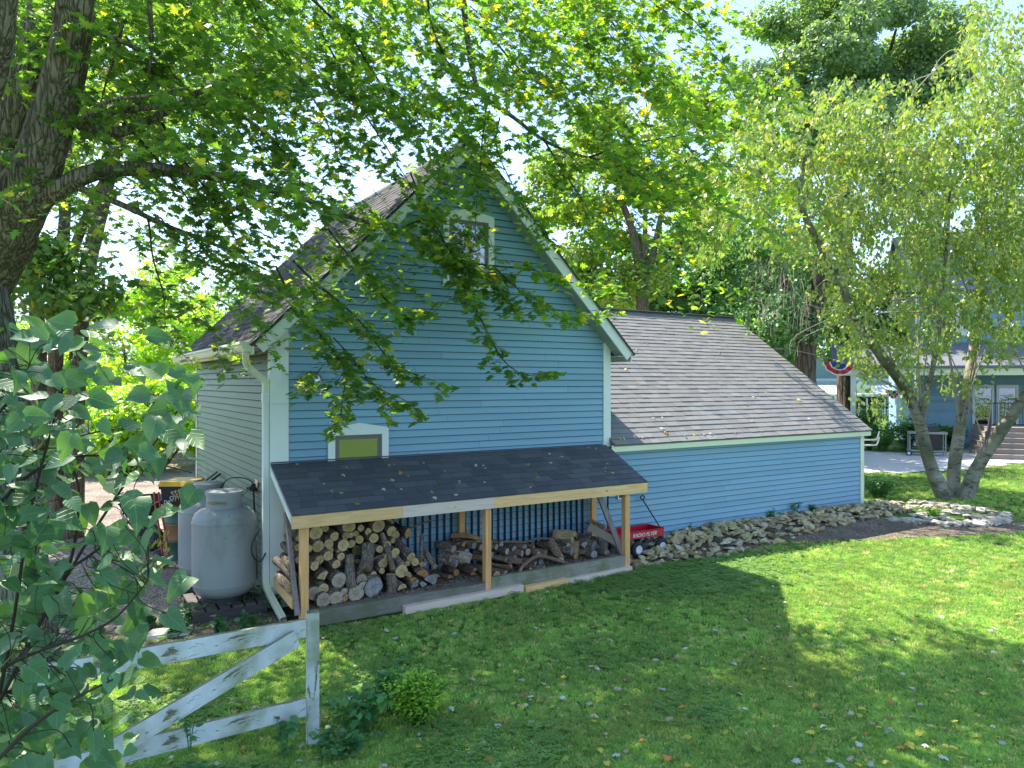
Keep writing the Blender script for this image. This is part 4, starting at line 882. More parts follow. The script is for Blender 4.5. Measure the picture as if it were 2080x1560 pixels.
# ----------------------------------------------------------------- background trees
def bg_tree(name, label, base, trunks, crowns, leaf, bark, nleaf, size, group=None, tmpl=DIAM, clump=0.9, parent_r=None, twigs=0, droop=0.3, cl_n=60, cat='tree'):
    """trunks: list of (points, r0, r1); crowns: list of (centre, (rx, ry, rz), weight)"""
    t = thing(name, label, cat, base, group); R_ = np.random.default_rng(abs(hash_(name+label)) % 2**31)
    for k, (pts, r0, r1) in enumerate(trunks):
        P = curve_pts(pts, 5); m = MB(); m.tube(P, lerp_list([r0, r1], len(P)), 10 if r0 > 0.1 else 6, True, 0, 0.05, tr); m.obj('trunk' if k == 0 or r0 > 0.14 else 'limb', bark, t, smooth=True)
    pos = []; out = []; wt = sum(c[2] for c in crowns)
    for c, r, w_ in crowns:
        n = int(nleaf*w_/wt); nc = max(4, int(cl_n*w_/wt)); c = np.array(c); r = np.array(r)
        u = unit(R_.normal(size=(nc, 3))); rad = R_.uniform(0.45, 1.0, nc)**0.6; cc = c+u*rad[:, None]*r; cr_ = R_.uniform(0.5, 1.25, nc)*clump
        k = R_.integers(0, nc, n); v = unit(R_.normal(size=(n, 3))); q_ = R_.uniform(0.25, 1.0, n)**0.5
        sc_ = np.array([1.15, 1.15, 0.72]); p = cc[k]+v*(q_*cr_[k])[:, None]*sc_
        pos.append(p); out.append(unit(p-c)*0.5+v*0.8)
    pos = np.concatenate(pos); out = np.concatenate(out); n = len(pos)
    ok = pos[:, 2] > 0.05; pos = pos[ok]; out = out[ok]; n = len(pos)
    nr = out*0.7+np.array([0, 0, 0.5])+R_.normal(size=(n, 3))*0.55; fd = R_.normal(size=(n, 3))+np.array([0, 0, -droop])
    X, Y, Z = frames(nr, fd); S = size*R_.uniform(0.6, 1.3, n)
    o = cloud('crown', tmpl[0], tmpl[1], pos, X, Y, Z, S, R_.random(n), leaf, t); o['kind'] = 'stuff'
    return t
def hash_(s):
    h = 5381
    for c in s: h = (h*33+ord(c)) & 0x7fffffff
    return h
def at0(px, D, z=0): p = atD(px, 777, D); return Vector((p.x, p.y, z))
def zpx(py, D): return CAM.z+(HOR-py)*D/FPX
def crown_px(px, py, D, rx, ry, w_=1, dep=None):
    c = atD(px, py, D); a = rx*D/FPX; return ((c.x, c.y, c.z), (a, dep or a, ry*D/FPX), w_)
# left: three brown trunks
D = 13.5
tt = []
for pts, r0, r1 in (([(150, 1100), (152, 900), (160, 700), (175, 560), (205, 430), (235, 300), (255, 200)], 0.175, 0.10),
                    ([(118, 1100), (112, 850), (115, 690), (122, 560), (133, 420), (135, 250)], 0.145, 0.09),
                    ([(85, 1100), (80, 850), (78, 690), (70, 560), (62, 430), (60, 250)], 0.150, 0.09),
                    ([(128, 640), (140, 540), (180, 430), (215, 360)], 0.10, 0.07)):
    tt.append(([atD(a, b, D) for a, b in pts], r0, r1))
bg_tree('ash_tree', 'brown barked tree of several upright trunks behind the leafy shrub', at0(115, D), tt,
        [crown_px(120, 120, 15, 330, 230, 3), crown_px(40, 520, 12.6, 60, 60, 0.35), crown_px(150, 600, 12.6, 50, 30, 0.2), crown_px(0, 300, 15, 110, 120, 0.7), crown_px(330, 100, 16, 260, 180, 1.4)], M['back_mid'], M['bark_back'], 34000, 0.15, clump=0.8, cl_n=90)
# sunlit shrubs and trees beyond the gravel
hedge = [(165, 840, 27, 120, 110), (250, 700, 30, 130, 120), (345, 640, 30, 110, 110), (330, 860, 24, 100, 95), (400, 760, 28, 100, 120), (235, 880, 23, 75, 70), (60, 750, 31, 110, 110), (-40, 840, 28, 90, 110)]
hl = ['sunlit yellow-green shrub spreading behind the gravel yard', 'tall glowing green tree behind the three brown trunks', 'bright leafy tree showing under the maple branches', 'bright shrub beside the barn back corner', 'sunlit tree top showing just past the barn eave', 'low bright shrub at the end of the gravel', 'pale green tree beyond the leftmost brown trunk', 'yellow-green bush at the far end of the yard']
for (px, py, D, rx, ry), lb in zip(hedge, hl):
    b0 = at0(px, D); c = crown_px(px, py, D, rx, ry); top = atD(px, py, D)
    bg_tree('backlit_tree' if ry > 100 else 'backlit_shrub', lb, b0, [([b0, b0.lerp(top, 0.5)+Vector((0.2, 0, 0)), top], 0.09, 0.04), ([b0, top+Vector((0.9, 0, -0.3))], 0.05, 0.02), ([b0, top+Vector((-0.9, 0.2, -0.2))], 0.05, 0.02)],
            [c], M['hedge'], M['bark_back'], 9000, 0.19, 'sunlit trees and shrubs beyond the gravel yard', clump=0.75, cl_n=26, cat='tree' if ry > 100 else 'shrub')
# behind the barn roof at far left: greyish distant tree
b0 = at0(545, 45)
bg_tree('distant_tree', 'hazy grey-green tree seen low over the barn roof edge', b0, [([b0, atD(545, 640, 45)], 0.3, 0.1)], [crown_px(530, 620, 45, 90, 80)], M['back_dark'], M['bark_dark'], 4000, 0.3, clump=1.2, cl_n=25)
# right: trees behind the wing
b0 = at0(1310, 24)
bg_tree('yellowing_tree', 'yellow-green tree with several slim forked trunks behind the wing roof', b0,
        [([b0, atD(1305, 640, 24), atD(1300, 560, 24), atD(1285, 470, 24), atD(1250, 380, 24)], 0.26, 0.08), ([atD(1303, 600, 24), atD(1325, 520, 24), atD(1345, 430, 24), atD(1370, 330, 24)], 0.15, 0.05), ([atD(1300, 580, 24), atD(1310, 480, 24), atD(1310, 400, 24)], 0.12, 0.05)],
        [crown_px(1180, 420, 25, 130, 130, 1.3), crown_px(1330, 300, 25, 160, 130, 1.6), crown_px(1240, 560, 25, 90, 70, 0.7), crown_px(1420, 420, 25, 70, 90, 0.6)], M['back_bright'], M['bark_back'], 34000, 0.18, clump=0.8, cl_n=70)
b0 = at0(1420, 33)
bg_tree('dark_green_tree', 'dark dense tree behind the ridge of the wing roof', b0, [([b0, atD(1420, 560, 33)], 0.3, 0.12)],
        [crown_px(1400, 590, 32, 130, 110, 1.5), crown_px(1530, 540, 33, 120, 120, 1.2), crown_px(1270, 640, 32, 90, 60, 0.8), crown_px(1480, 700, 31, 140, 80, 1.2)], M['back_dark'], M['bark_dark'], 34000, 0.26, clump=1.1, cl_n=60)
b0 = at0(1640, 27)
bg_tree('oak_tree', 'stout dark trunked tree behind the birch with blue-green leaves', b0,
        [([b0, atD(1636, 760, 27), atD(1640, 690, 27), atD(1655, 620, 27), atD(1670, 520, 27)], 0.42, 0.25), ([atD(1636, 720, 27), atD(1612, 650, 27), atD(1590, 560, 27)], 0.25, 0.15), ([atD(1650, 660, 27), atD(1690, 560, 27)], 0.2, 0.1)],
        [crown_px(1600, 640, 27, 60, 45, 0.4), crown_px(1560, 520, 28, 130, 110, 1)], M['back_dark'], M['bark_dark'], 8000, 0.18, clump=0.9, cl_n=40)
b0 = at0(1720, 40)
bg_tree('tall_tree', 'very tall grey-green tree towering above the birch into the sky', b0,
        [([b0, atD(1715, 500, 40), atD(1710, 250, 40), atD(1715, 60, 40)], 0.55, 0.15), ([atD(1712, 300, 40), atD(1790, 150, 40), atD(1820, 60, 40)], 0.2, 0.06), ([atD(1712, 330, 40), atD(1640, 180, 40), atD(1620, 80, 40)], 0.2, 0.06)],
        [crown_px(1640, 130, 40, 150, 150, 1.4), crown_px(1780, 130, 41, 170, 130, 1.4), crown_px(1720, 20, 40, 110, 60, 0.6), crown_px(1560, 270, 40, 110, 150, 0.8), crown_px(1690, 300, 40, 180, 170, 1.2), crown_px(1850, 250, 41, 100, 170, 1.2), crown_px(1900, 120, 41, 60, 90, 0.6)], M['tall'], M['bark_dark'], 80000, 0.26, clump=1.25, cl_n=120)
for px, D, top, rx, lb in ((1560, 36, 640, 110, 'mid green tree filling the gap left of the oak trunk'), (1720, 38, 640, 100, 'sunlit tree behind the bunting and porch roof'), (2060, 55, 420, 180, 'broad green tree behind the blue house')):
    b0 = at0(px, D)
    bg_tree('broadleaf_tree', lb, b0, [([b0, atD(px, top, D)], 0.22, 0.08)], [crown_px(px, top, D, rx, 105)], M['back_mid'], M['bark_dark'], 11000, 0.26, 'broadleaf trees around the houses', clump=1.0, cl_n=30)

# ----------------------------------------------------------------- the birch
bt = thing('birch_tree', 'leaning three-trunked birch with pale blotched bark and weeping yellow-green foliage', 'tree', at0(1940, 18.2))
BD = 18.2
def btr(pts, r0, r1, nm='trunk', n=12):
    P = curve_pts([atD(a, b, BD+c) for a, b, c in pts], 6); m = MB(); m.tube(P, lerp_list([r0, r1], len(P)) if not hasattr(r0, '__len__') else lerp_list(r0, len(P)), n, True, 0, 0.06, tr); m.obj(nm, M['birch'], bt, smooth=True); return P
tA = btr([(1925, 1022, -0.15), (1890, 945, -0.1), (1868, 860, 0), (1845, 800, 0), (1800, 735, -0.2), (1745, 660, -0.4), (1700, 560, -0.6), (1650, 470, -0.8), (1625, 400, -1), (1640, 300, -1)], [0.23, 0.15, 0.135, 0.13, 0.125, 0.11, 0.095, 0.08, 0.06, 0.035], None)
tB = btr([(1935, 1018, 0.1), (1938, 950, 0.2), (1950, 870, 0.4), (1965, 790, 0.6), (1985, 640, 1.0), (2000, 450, 1.4), (1990, 250, 1.6), (1960, 100, 1.6)], [0.19, 0.15, 0.135, 0.125, 0.10, 0.09, 0.06, 0.03], None)
tC = btr([(1955, 1022, -0.2), (1985, 950, -0.4), (2030, 880, -0.7), (2085, 800, -1.0), (2140, 700, -1.2), (2200, 560, -1.4), (2240, 400, -1.4)], [0.21, 0.15, 0.14, 0.125, 0.10, 0.09, 0.05], None)
tD = btr([(1870, 855, 0), (1885, 790, -0.3), (1903, 700, -0.4), (1912, 600, -0.5), (1925, 480, -0.4), (1930, 330, -0.2)], 0.075, 0.03)
tE = btr([(1700, 555, -0.6), (1680, 530, -0.9), (1640, 510, -1.2)], 0.06, 0.02, 'limb', 8)
BL = Leaves(); BT = MB(); b_r = random.Random(21)
def strand(p, length, n, size=0.075, drift=None):
    p = Vector(p); d = Vector(drift or (b_r.uniform(-.5, .5), b_r.uniform(-.5, .5), 0.15)); pts = [p]; k = 6
    for i in range(k):
        d = (d*0.75+Vector((0, 0, -0.42))+Vector((b_r.uniform(-.12, .12), b_r.uniform(-.12, .12), 0))); pts.append(pts[-1]+d.normalized()*length/k)
    BT.tube(pts, [0.006, 0.005, 0.004, 0.004, 0.003, 0.003, 0.002], 3, False)
    for j in range(n):
        t = (j+b_r.random())/n*k; i = min(int(t), k-1); q_ = pts[i].lerp(pts[i+1], t-i)+Vector((b_r.uniform(-.14, .14), b_r.uniform(-.14, .14), b_r.uniform(-.10, .10)))
        BL.add(q_, (b_r.uniform(-1, 1), b_r.uniform(-1, 1), b_r.uniform(-.1, 1.0)), (b_r.uniform(-.6, .6), b_r.uniform(-.6, .6), -1), size*b_r.uniform(.6, 1.25))
BDENS = ["0000000000000002111",      # rows from y=-50, cols from x=1400 step 40
         "0000000000000144321",
         "0000000000000035433",
         "0000000000000158654",
         "0001223333320388778",
         "0134556666664788888",
         "0256777777777888888",
         "2456666777777788888",
         "4566556777777778888",
         "5543446777777888888",
         "2211146666777888888",
         "0000002355676777777",
         "0000001245665666666",
         "0000000245554555555",
         "0000000134443443322",
         "0000000003331211000",
         "0000000001210000000"]
attach = [q_ for P in (tA, tB, tC, tD) for q_ in P[8:]]
for j, row in enumerate(BDENS):
    for i, ch in enumerate(row+'777'):
        for _ in range(int(int(ch)*2.1+b_r.random()*0.6)):
            px = 1400+i*38+b_r.uniform(0, 38); py = -60+j*52+b_r.uniform(0, 52)
            if math.sin(px*.041)+math.sin(py*.047+px*.018)+0.6*math.sin(px*.09-py*.07) < -1.35: continue
            strand(atD(px, py, BD+b_r.triangular(-2.6, 2.6, -0.2)), b_r.uniform(0.25, 0.65), b_r.randint(14, 22), 0.135)
# limbs reaching into the crown
for _ in range(46):
    a = b_r.choice(attach); q_ = atD(b_r.uniform(1460, 2120), b_r.uniform(120, 720), BD+b_r.uniform(-1.6, 1.6))
    if (q_-a).length > 3.4: q_ = a+(q_-a).normalized()*3.4
    mid_ = a.lerp(q_, 0.5)+Vector((0, 0, 0.25)); BT.tube(curve_pts([a, mid_, q_, q_+Vector((b_r.uniform(-.4, .4), 0, -0.5))], 4), lerp_list([0.020, 0.004], 13), 5, False)
# a bare patch of dead twigs near the roof end
for _ in range(90):
    q_ = atD(b_r.uniform(1530, 1640), b_r.uniform(520, 640), BD-0.9+b_r.uniform(-.6, .6)); d = Vector((b_r.uniform(-1, .2), b_r.uniform(-.6, .6), -0.5))
    BT.tube(curve_pts([q_, q_+d*0.3, q_+d*0.5+Vector((0, 0, -0.25))], 3), 0.0055, 3, False)
BT.obj('twigs', M['birch_twig'] if 'birch_twig' in M else varied('birch_twig', (0.33, 0.27, 0.21), 0.8), bt)['kind'] = 'stuff'
P_, N_, F_, S_ = BL.arrays(); X, Y, Z = frames(N_, F_)
cloud('crown', DIAM[0], DIAM[1], P_, X, Y, Z, S_, rng.random(len(P_)), M['birch_leaf'], bt)['kind'] = 'stuff'
# ================================================================= FIREWOOD
lr = random.Random(31)
def log_mesh(r, L_, oval, kind, cut):
    """axis +Z, cut end at z=0; kind: round, half, wedge"""
    n = 14
    if kind == 'round': prof = [(math.cos(2*PI*k/n)*r*oval*(1+lr.uniform(-.07, .07)), math.sin(2*PI*k/n)*r/oval*(1+lr.uniform(-.07, .07)), 1) for k in range(n)]
    elif kind == 'half': prof = [(math.cos(PI*k/7)*r, math.sin(PI*k/7)*r-r*0.4, 1 if k < 7 else 0) for k in range(8)]
    elif kind == 'brick': prof = [(-r*1.5, -r*.7, 0), (r*1.5, -r*.7, 0), (r*1.5, r*.7, 0), (-r*1.5, r*.7, 0)]
    else: prof = [(math.cos(0.2+PI*0.55*k/5)*r*1.3-r*.5, math.sin(0.2+PI*0.55*k/5)*r*1.3-r*.6, 1 if k < 5 else 0) for k in range(6)]+[(-r*.5, -r*.6, 0)]
    m = MB(); N = len(prof); rings = 5; bend = (lr.uniform(-.02, .02), lr.uniform(-.02, .02))
    for i in range(rings+1):
        t = i/rings; s = 1+0.06*math.sin(t*7+r*90)
        for x, y, _ in prof: m.v.append((x*s*(1+lr.uniform(-.03, .03))+bend[0]*math.sin(t*PI), y*s*(1+lr.uniform(-.03, .03))+bend[1]*math.sin(t*PI), t*L_))
    for i in range(rings):
        for k in range(N):
            k2 = (k+1) % N; m.f.append((i*N+k, (i+1)*N+k, (i+1)*N+k2, i*N+k2)); m.m.append(0 if prof[k][2] else 1)
    b = len(m.v); m.f.append(tuple(rings*N+k for k in range(N))[::-1]); m.m.append(1)
    e = MB(); e.v = [(x, y, -0.0015) for x, y, z_ in m.v[:N]]; c = len(e.v); e.v.append((lr.uniform(-.1, .1)*r, lr.uniform(-.1, .1)*r, -0.002))
    for k in range(N): e.f.append(((k+1) % N, k, c)); e.m.append(0)
    m.f.append(tuple(range(N))); m.m.append(1)
    return m, e
def log(pos, axis, r, L_, kind='round', cut='cut_y', bark='log_bark', label='', oval=1.0, roll=0.0, cat='log'):
    m, e = log_mesh(r, L_, oval, kind, cut)
    o = m.obj('firewood_log', [M[bark], M[cut]], None, smooth=False)
    rot = Vector(axis).normalized().to_track_quat('Z', 'Y').to_matrix().to_4x4() @ Matrix.Rotation(roll, 4, 'Z')
    o.matrix_basis = Matrix.Translation(Vector(pos)) @ rot
    tag(o, label, cat, 'firewood logs stacked in the lean-to')
    ec = bpy.data.objects.new('cut_end', e.mesh('cut_end', M[cut])); col.objects.link(ec); ec.parent = o
    return o
ORD = ['leftmost', 'second from left', 'third from left', 'fourth from left', 'fifth from left', 'sixth from left', 'seventh from left', 'eighth from left', 'ninth from left', 'tenth from left', 'eleventh from left', 'twelfth from left', 'thirteenth from left', 'fourteenth from left', 'fifteenth from left', 'sixteenth from left', 'seventeenth from left', 'eighteenth from left', 'nineteenth from left', 'twentieth from left']
# cut ends seen in the photograph, (x, y, radius) in an enlargement of the pile, kind, wood, bark
PILE = [(428,430,58),(775,360,58),(1088,355,57),(623,465,42),(447,572,52),(563,542,42),(716,560,50),(740,462,35),(792,452,24),(848,437,27),(800,545,38),(885,500,40),(980,415,34),(1038,485,45),
 (1222,412,44),(1268,450,36),(1240,512,22),(1395,440,48,'wedge','cut_o'),(228,585,30),(345,600,36),(575,600,44,'half'),(668,622,32,'wedge'),(555,672,46),(465,712,42),(412,775,42),(240,712,34),(690,680,36),
 (1135,750,46),(1122,830,28),(1438,692,36),(1472,735,38),(1325,760,34),(1392,750,25),(1330,832,56),(1035,870,32),(670,930,66,'round','cut_p'),(490,885,56,'wedge'),(905,925,50,'round','cut_p'),(925,1003,55,'round','cut_p'),(1003,925,34,'wedge','cut_o'),
 (410,1068,60,'round','cut_p'),(500,1025,50),(720,1090,60,'round','cut_p'),(850,1118,70,'round','cut_p'),(1035,1068,92,'round','cut_g'),(505,1215,62,'round','cut_p'),(635,1190,58,'round','cut_p'),(730,1180,40,'wedge','cut_o'),
 (1545,760,42,'wedge','cut_y','log_bark2'),(1640,960,62,'half','cut_g'),(1470,1060,48,'wedge','cut_g'),(1550,1035,40,'wedge','cut_g'),(1335,1045,46,'half','cut_y'),(1400,870,44,'half','cut_y'),(1450,930,44,'wedge','cut_o','log_bark2'),(1560,860,58,'half','cut_o','log_bark2'),(1100,600,36),(1180,560,38),(640,760,40),(300,880,44),(250,480,36),(520,380,36),(900,380,32),(1180,690,36),(1260,640,44),(1060,1000,30,'wedge','cut_o'),
 (150,1000,46),(180,880,40),(160,780,38)]
bands = [(0, 400, 'top row'), (400, 500, 'second row'), (500, 600, 'third row'), (600, 700, 'fourth row'), (700, 800, 'fifth row'), (800, 905, 'sixth row'), (905, 1000, 'seventh row'), (1000, 1100, 'eighth row'), (1100, 1400, 'bottom row')]
ent = []
for q_ in PILE:
    x, y, r = q_[:3]; kind = q_[3] if len(q_) > 3 else 'round'; cut = q_[4] if len(q_) > 4 else 'cut_y'; bk = q_[5] if len(q_) > 5 else 'log_bark'; ent.append((x, y, r, kind, cut, bk))
TONE = dict(cut_y='yellow', cut_p='pale tan', cut_g='grey', cut_o='orange')
for k, (x, y) in enumerate([(x, y) for y in (330, 470, 610, 750) for x in (300, 480, 660, 860, 1040, 1200)]):
    p = aty(560+x/5.2, 1000+y/5.2, -0.36); log(p, Vector((lr.uniform(-.2, .2), 1, .05)), lr.uniform(.05, .07), .26, 'round', 'cut_y', 'log_bark', f"shaded log behind tall woodpile, {ORD[k % 6]} of its {['top', 'second', 'third', 'lowest'][k//6]} rear row")
for lo, hi, rn in bands:
    rowl = sorted([e for e in ent if lo <= e[1] < hi])
    for k, (x, y, r, kind, cut, bk) in enumerate(rowl):
        px, py = 560+x/5.2, 1000+y/5.2; t_ = (y-350)/850
        yf = -0.62-0.25*max(0, min(1, t_))+lr.uniform(-0.02, 0.02)
        if kind != 'round': yf += 0.02
        p = aty(px, py, yf); D = (p-CAM).dot(FW); rw = r/5.2*D/FPX*1.2
        p.z = max(p.z, 0.205+rw*0.95)
        ax = Vector((lr.uniform(-.16, .10), 1, lr.uniform(.02, .22)))
        size = 'thin' if r < 34 else ('thick' if r > 54 else 'mid')
        sh_ = {'round': 'round', 'half': 'split half', 'wedge': 'split wedge'}[kind]
        log(p, ax, rw, lr.uniform(0.40, 0.50) if t_ > 0.1 else 0.5, kind, cut, bk, f"{size} {sh_} log, {TONE[cut]} end, {ORD[min(k, 19)]} in {rn} of tall woodpile", lr.uniform(0.93, 1.07), lr.uniform(0, 6) if kind == 'round' else lr.uniform(-1, 1))
z8 = lambda x, y, yy: aty(560+x/5.2, 1000+y/5.2, yy)
def bark_log(a, b, r, label, cut='cut_y', bark='log_bark'):
    a = Vector(a); b = Vector(b); log(b, a-b, r, (a-b).length, 'round', cut, bark, label)
bark_log(z8(785, 660, -0.70), z8(803, 1010, -0.84), 0.060, 'upright dark barked log standing at the middle of the tall firewood pile')
bark_log(z8(975, 555, -0.60), z8(940, 815, -0.74), 0.085, 'broad upright log with rough bark, torn pale patch on its side')
bark_log(z8(1215, 1120, -0.78), z8(1218, 865, -0.78), 0.062, 'short upright stump log with its cut end facing up beside the grey round')
bark_log(z8(1120, 430, -0.60), z8(1240, 820, -0.82), 0.035, 'long slim log slanting steeply down across the tall pile')
bark_log(z8(620, 800, -0.55), z8(700, 700, -0.60), 0.05, 'dark short log wedged behind the upright log in the pile')
bark_log(z8(1265, 510, -0.40), z8(1430, 680, -0.72), 0.062, 'stout dark log lying slanted at the right shoulder of the pile')
bark_log(z8(1550, 440, -0.45), z8(1540, 700, -0.66), 0.030, 'thin grey log standing near the right end of the tall pile')
bark_log(z8(1580, 610, -0.50), z8(1685, 790, -0.72), 0.040, 'grey barked log leaning down to the right end of the pile')
bark_log(z8(1200, 590, -0.55), z8(1320, 755, -0.74), 0.045, 'middling log slanting down below the stout shoulder log')
def stick(name, pts, r0, r1, label, cat='branch'):
    P = curve_pts(pts, 5); m = MB(); m.tube(P, lerp_list([r0, r1], len(P)), 7, True, 0, 0.12, lr); o = m.obj(name, M['log_bark2'], None, smooth=True); return tag(o, label, cat)
stick('dead_branch', [z8(1300, 400, -0.35), z8(1420, 375, -0.4), z8(1540, 330, -0.4), z8(1640, 295, -0.4)], 0.018, 0.010, 'short dark stick poking out of the top of the firewood pile')
stick('dead_branch', [z8(860, 860, -0.86), z8(960, 760, -0.86), z8(1060, 690, -0.84), z8(1180, 650, -0.8)], 0.010, 0.005, 'thin reddish twig lying across the front of the tall pile')
z7 = lambda x, y, yy: aty(980+x/6.5, 1020+y/6.5, yy)
stick('dead_branch', [z7(-380, 560, -0.45), z7(-150, 520, -0.4), z7(120, 525, -0.35), z7(400, 520, -0.3), z7(560, 530, -0.3), z7(720, 480, -0.3), z7(980, 490, -0.3)], 0.022, 0.016, 'long pale bare branch resting along the back of the low woodpile')
stick('dead_branch', [z7(475, 950, -0.86), z7(520, 860, -0.86), z7(620, 770, -0.8), z7(740, 710, -0.75), z7(900, 740, -0.75), z7(1110, 810, -0.75)], 0.022, 0.030, 'crooked bent grey branch lying over the low woodpile')
LOW = [(190,985,42,'round','cut_y',-.90),(300,965,42,'half','cut_g',-.88),(815,880,26,'round','cut_y',-.86),(310,760,34,'wedge','cut_o',-.7),(185,590,30,'round','cut_p',-.5),(325,650,32,'round','cut_p',-.55),(525,680,34,'round','cut_g',-.55),(430,740,30,'round','cut_g',-.6),
 (500,790,40,'wedge','cut_o',-.7),(600,660,36,'round','cut_p',-.5),(740,680,24,'round','cut_p',-.55),(840,680,42,'round','cut_p',-.5),(1010,640,50,'half','cut_o',-.45),(1190,500,62,'brick','cut_y',-.35),(1260,600,52,'brick','cut_y',-.45),
 (1135,575,28,'round','cut_p',-.5),(1100,630,36,'round','cut_g',-.5),(1180,650,42,'round','cut_g',-.55),(1360,660,26,'round','cut_p',-.55),(1340,560,46,'wedge','cut_g',-.45),(1480,600,72,'round','cut_g',-.45),(1400,490,40,'wedge','cut_o',-.3),(1240,430,36,'brick','cut_y',-.3),
 (-110,575,34,'round','cut_g',-.5),(-10,600,34,'round','cut_g',-.5),(60,660,32,'round','cut_g',-.55),(-210,660,34,'round','cut_g',-.6),(-300,700,30,'round','cut_p',-.65),(-250,560,40,'wedge','cut_o',-.5),(-60,480,34,'brick','cut_o',-.4),(-160,740,34,'brick','cut_p',-.75),
 (60,760,28,'round','cut_g',-.65),(-380,620,40,'round','cut_p',-.6),(-420,760,36,'wedge','cut_g',-.75),(-340,820,40,'wedge','cut_g',-.8),(130,690,24,'round','cut_g',-.6),(680,600,40,'half','cut_o',-.35),(560,600,36,'round','cut_g',-.4),(420,620,30,'round','cut_g',-.45),(250,560,30,'round','cut_g',-.4),
 (700,810,30,'half','cut_g',-.75),(920,600,34,'round','cut_g',-.35),(1560,520,34,'round','cut_g',-.3),(380,850,34,'half','cut_o',-.8),(640,900,28,'half','cut_p',-.84)]
lefts = sorted([e for e in LOW if e[0] < 60]); rights = sorted([e for e in LOW if e[0] >= 60 and e[1] < 640]); rlow = sorted([e for e in LOW if e[0] >= 60 and e[1] >= 640])
def low_logs(lst, where):
    for k, (x, y, r, kind, cut, yf) in enumerate(lst):
        p = z7(x, y, yf); D = (p-CAM).dot(FW); rw = r/6.5*D/FPX*1.35; p.z = max(p.z, 0.205+rw*.8)
        sh_ = {'round': 'round log', 'half': 'split half log', 'wedge': 'split wedge', 'brick': 'squared split block'}[kind]
        log(p, Vector((lr.uniform(-.75, -.1) if kind != 'brick' else -0.9, 1, lr.uniform(-.02, .12))), rw, lr.uniform(.25, .38), kind, cut, lr.choice(['log_bark', 'log_bark2']), f"{TONE[cut]} ended {sh_}, {ORD[min(k, 19)]}, {where}", 1.0, lr.uniform(-1, 1))
low_logs(lefts, 'low heap left of middle post'); low_logs(rights, 'upper layer of low heap'); low_logs(rlow, 'lower layer of low heap')
for k in range(22):
    x = 1.75+k*0.147+lr.uniform(-.03, .03); r = lr.uniform(.04, .06)
    log(Vector((x, lr.uniform(-.70, -.58) if k % 2 else lr.uniform(-.55, -.42), .205+r)), Vector((lr.uniform(-.35, .1), 1, 0)), r, lr.uniform(.30, .36), lr.choice(['round', 'round', 'half']), lr.choice(['cut_p', 'cut_g', 'cut_o']), lr.choice(['log_bark', 'log_bark2']), f"short log on the shed floor under the low heap, {ORD[k] if k < 20 else ['second from right', 'rightmost'][k-20]}")
bark_log(z7(900, 510, -0.45), z7(1040, 740, -0.66), 0.06, 'stubby grey barked log leaning on the low heap near its middle', 'cut_o', 'log_bark2')
bark_log(z7(1610, 700, -0.55), z7(1610, 520, -0.5), 0.065, 'short upright log standing by the slanted plank', 'cut_g')
bark_log(z7(1400, 240, -0.25), z7(1610, 350, -0.45), 0.060, 'thick bare log resting at the top of the slanted plank', 'cut_o', 'log_bark2')
tag(single('plank', M['tool'], None, lambda m: m.beam(z7(1400, 320, -0.40), z7(1800, 540, -0.62), 0.03, 0.12, (0, 0, 1))), 'rough plank slanting down at the right end of the low woodpile', 'plank')
for k, (a, b) in enumerate((((1700, 540), (1840, 650)), ((1690, 620), (1830, 690)))):
    tag(single('dark_timber', M['pallet'], None, lambda m: m.beam(z7(*a, -0.5), z7(*b, -0.6), 0.07, 0.06)), ['dark rotten timber end leaning behind the right brace', 'lower dark timber lying against the right front post'][k], 'timber')

